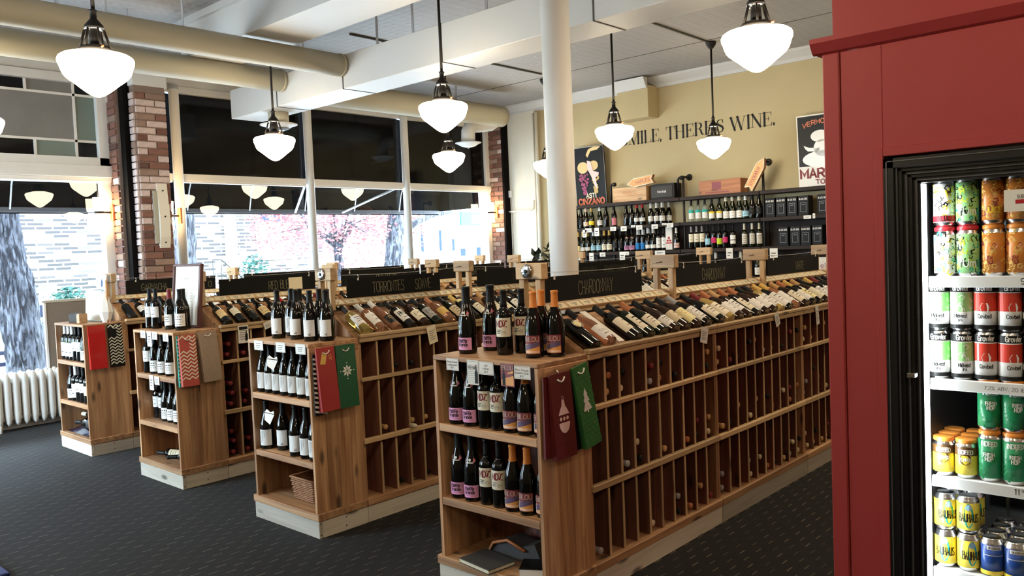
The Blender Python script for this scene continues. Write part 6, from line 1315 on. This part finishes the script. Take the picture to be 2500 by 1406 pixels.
# ================================================================ outside
struct('ground', MB().box(-60, -9.56, -30, 60, -.35, -.15).box(-9.56, 20, -30, YN - .16, -.35, -.15), 'sidewalk')
solo('street', MB().box(-21.2, -18.6, -30, 60, -.15, -.13), 'asphalt', 'grey street outside beyond the pavement', 'street')
solo('lawn_strip', MB().box(-23.86, -21.3, -30, 16.5, -.15, .02), 'lawn', 'green lawn strip before the brick building across the street', 'lawn')
# awnings
def awning(y0, y1, label):
    o = thing('awning', label, 'awning', (-9.56, y0, 3.60)); L = y1 - y0
    PF = [(0, 0), (-.50, -.34), (-.84, -.70), (-1.0, -1.02), (-1.05, -1.30)]
    cl = MB(); np_ = len(PF)
    cl.add([(a, 0, b) for a, b in PF] + [(a, L, b) for a, b in PF] + [(a - .006, 0, b + .006) for a, b in PF] + [(a - .006, L, b + .006) for a, b in PF],
           [(k, k + 1, np_ + k + 1, np_ + k) for k in range(np_ - 1)] + [(2 * np_ + k, 3 * np_ + k, 3 * np_ + k + 1, 2 * np_ + k + 1) for k in range(np_ - 1)])
    part('cloth', cl, 'awning_cloth', o)
    for y in (0, L): part('end_cloth', MB().prism(PF + [(0, -1.30)], y, y + .004, 'y'), 'awning_cloth', o)
    part('front_bar', MB().cbox(-1.08, -1.03, 0, L, -1.345, -1.285, .004), 'awning_bar', o)
    n = int(L / .85)
    for k in range(1, n): part('rib', MB().tube([(a + .02, L * k / n + .02 * math.sin(q_), b - .012) for q_, (a, b) in enumerate(PF)], .011, 6), 'alu', o)
    part('valance', MB().box(-1.082, -1.076, 0, L, -1.36, -1.28), 'awning_cloth', o)
    return o
awning(-2.0, 3.95, 'black awning outside the left window')
o = awning(4.3, 9.80, 'long black awning outside the big shop window')
part('brace', MB().tube([(-.02, 2.1, -1.0), (-1.0, 2.55, -1.33)], .018, 8), 'alu', o); part('brace', MB().tube([(-.02, 3.75, -1.0), (-1.0, 3.4, -1.33)], .018, 8), 'alu', o)
# near tree trunk with ridged bark
rt = random.Random(2)
def trunk(name, pts, rad, label, nseg=120, nr=150, m='bark', ridge=.05):
    o = thing(name, label, 'tree', pts[0]); P = [Vector(p) - Vector(pts[0]) for p in pts]
    import mathutils
    vs = []; fs = []
    for i in range(nr + 1):
        t = i / nr * (len(P) - 1); k = min(int(t), len(P) - 2); u = t - k; c = P[k].lerp(P[k + 1], u); R = rad[k] + (rad[k + 1] - rad[k]) * u
        for j in range(nseg):
            a = 2 * PI * j / nseg
            q = Vector((math.cos(a) * 4.6, math.sin(a) * 4.6, c.z * 3.2))
            d = abs(mathutils.noise.noise(q)) * 1.2 + .5 * abs(mathutils.noise.noise(q * 2.3)); lump = mathutils.noise.noise(Vector((math.cos(a) * .9, math.sin(a) * .9, c.z * .8)))
            rr_ = R * (1 + .10 * lump) + ridge * (d - .3)
            vs.append((c.x + rr_ * math.cos(a), c.y + rr_ * math.sin(a), c.z))
    for i in range(nr):
        for j in range(nseg): fs.append((i * nseg + j, i * nseg + (j + 1) % nseg, (i + 1) * nseg + (j + 1) % nseg, (i + 1) * nseg + j))
    part('trunk', MB().add(vs, fs, True), m, o); return o
trunk('street_tree', [(-12.3, 3.72, -.16), (-12.3, 3.66, .3), (-12.3, 3.60, 1.2), (-12.3, 3.50, 2.0), (-12.3, 3.42, 4.5)], [.30, .24, .225, .19, .17], 'thick rough-barked tree trunk on the pavement at the left')
trunk('street_tree', [(-14.0, 6.72, -.16), (-14.0, 6.75, 1.0), (-14.0, 6.80, 2.2), (-14, 6.6, 5)], [.24, .20, .17, .16], 'pale tree trunk behind the first white window pole', 32, 30)
o = trunk('street_tree', [(-15, 12.25, -.16), (-15, 12.30, 1.2), (-15, 12.50, 2.5), (-15, 12.6, 5)], [.26, .22, .20, .18], 'grey tree behind the third window pole with a limb leaning right', 32, 30)
part('limb', MB().tube([(0, .1, 2.0), (.0, .75, 2.45), (0, 1.3, 2.65), (0, 2.0, 2.75)], [.09, .08, .07, .05], 10), 'bark', o)
# red-leaved tree
o = thing('red_tree', 'small tree with pink-red autumn leaves across the pavement', 'tree', (-17, 12.2, -.15))
part('trunk', MB().tube([(0, 0, 0), (0, .05, 1.2), (.05, -.05, 1.9), (0, 0, 2.3)], [.16, .12, .10, .07], 12), 'bark', o)
br_ = MB()
for i in range(12):
    a = rt.uniform(0, 6.28); b = rt.uniform(1.0, 2.0); br_.tube([(0, 0, 1.9 + rt.uniform(-.2, .4)), (math.cos(a) * b * .5, math.sin(a) * b * .5, 2.5), (math.cos(a) * b, math.sin(a) * b, 2.6 + rt.uniform(-.5, 1.2))], [.045, .03, .01], 6)
part('branches', br_, 'bark', o)
lf = MB()
for i in range(7500):
    a = rt.uniform(0, 6.28); b = 2.2 * math.sqrt(rt.random()); z = 2.65 + rt.gauss(0, .5); q = Vector((math.cos(a) * b, math.sin(a) * b, z)); s = rt.uniform(.03, .06)
    e = Matrix.Rotation(rt.uniform(0, 6.28), 3, 'Z') @ Matrix.Rotation(rt.uniform(0, 3), 3, 'X')
    lf.add([q + e @ Vector(v) for v in ((-s, 0, 0), (0, -s * .6, 0), (s, 0, 0), (0, s * .6, 0))], [(0, 1, 2, 3)])
l = part('leaves', lf, 'red_leaf', o); l['kind'] = 'stuff'
# brick building across the street
o = thing('brick_building', 'brick building with stone strips across the street', 'building', (-24, 0, -.15))
part('wall', MB().box(-6, 0, -20, 16.6, 0, 9), 'ext_brick', o)
for y in (9.6, 12.95): part('stone_strip', MB().box(.0, .12, y, y + (.36 if y > 12 else .9), 0, 9), 'stone_trim', o)
part('foundation', MB().box(0, .06, -20, 16.6, 0, .95), 'stone_trim', o)
wn = part('window', MB().cbox(.0, .07, 14.05, 15.45, 1.70, 3.45), 'stone_trim', o)
mat('pane_pale', (.55, .72, .70), .3)
for i in range(3):
    for j in range(4): part('pane', MB().box(.07, .08, 14.18 + i * .40, 14.52 + i * .40, 1.82 + j * .38, 2.15 + j * .38), 'ext_window' if j == 3 else 'pane_pale', wn)
o = thing('white_building', 'white building with tall windows far across the street', 'building', (-26, 19.2, -.15))
part('wall', MB().box(-6, 0, 0, 16, 0, 8), 'ext_white', o)
for y, z0, z1, w_ in ((3.70, 1.75, 2.62, .12), (4.74, 1.77, 2.66, .12), (5.50, 1.75, 2.27, .12), (6.0, 1.5, 1.83, .28), (7.0, 1.3, 1.86, .8)): part('window', MB().box(0, .03, y, y + w_, z0, z1), 'ext_window', o)
part('ledge', MB().box(0, .2, 6.3, 16, 2.75, 2.85), 'stone_trim', o)
mat('teal_sign', (.008, .13, .15), .6)
o = thing('shop_banner', 'teal sign board on a post outside at the right of the big window', 'sign', (-16, 15.45, -.15))
part('board', MB().cbox(-.03, .03, .1, 1.15, 2.43, 2.80), 'teal_sign', o); part('post', MB().tube([(-.06, .98, 0), (-.06, .98, 3.0)], .03, 8), 'stone_trim', o)
# shrubs
def shrub(x, y, z, r, h, label, n=900):
    o = thing('shrub', label, 'shrub', (x, y, z)); q = MB(); r2 = random.Random(int(x * 7 + y))
    for i in range(n):
        a = r2.uniform(0, 6.28); e = r2.uniform(0, 1.5); d = r2.uniform(.7, 1.0); c = Vector((r * d * math.cos(a) * math.cos(e) * .7, r * d * math.sin(a) * math.cos(e), .08 + h * d * math.sin(e))); s = r2.uniform(.03, .07)
        m3 = Matrix.Rotation(r2.uniform(0, 6), 3, 'Z') @ Matrix.Rotation(r2.uniform(0, 6), 3, 'X'); q.add([c + m3 @ Vector(v) for v in ((-s, 0, 0), (0, -s * .5, 0), (s, 0, 0), (0, s * .5, 0))], [(0, 1, 2, 3)])
    l = part('foliage', q, 'shrub', o); l['kind'] = 'stuff'; part('stem', MB().tube([(0, 0, 0), (0, 0, h * .6)], .03, 6), 'bark', o)
shrub(-22.0, 7.6, .021, .75, 1.0, 'low green shrub before the brick wall seen left of the pier'); shrub(-22.3, 12.95, .021, .75, 1.65, 'rounded green shrub at the foot of the brick building')
o = thing('stair_rail', 'thin iron stair rail before the brick building', 'railing', (-21.5, 11.2, .021))
for y in (0, .25, .7): part('post', MB().tube([(0, y, 0), (0, y, 1.6 - y * .6)], .015, 6), 'black_iron', o)
part('rail', MB().tube([(0, 0, 1.6), (0, .25, 1.6), (0, 1.1, .85)], .018, 6), 'black_iron', o); part('rail', MB().tube([(0, 0, 1.2), (0, .25, 1.2), (0, 1.1, .5)], .012, 6), 'black_iron', o)
# iron bench behind the near trunk
o = thing('iron_bench', 'dark blue ornate iron bench behind the thick tree trunk', 'bench', (-13.2, 2.6, -.15))
part('seat', MB().cbox(-.1, .35, 0, 1.75, .40, .46), 'car_paint', o); part('top_rail', MB().cbox(-.14, -.08, 0, 1.75, 1.02, 1.2), 'car_paint', o); part('low_rail', MB().cbox(-.14, -.08, 0, 1.75, .52, .58), 'car_paint', o)
for y in (.0, .55, 1.15, 1.70): part('leg', MB().cbox(-.14, -.08, y, y + .05, 0, 1.2), 'car_paint', o)
for j in range(8):
    for z in (.88, .70): part('scroll', MB().tube([(-.11, .14 + j * .2 + .06 * math.cos(t * .7) * (1 - t / 14), z + .075 * math.sin(t * .7) * (1 - t / 14)) for t in range(12)], .014, 6), 'car_paint', o)
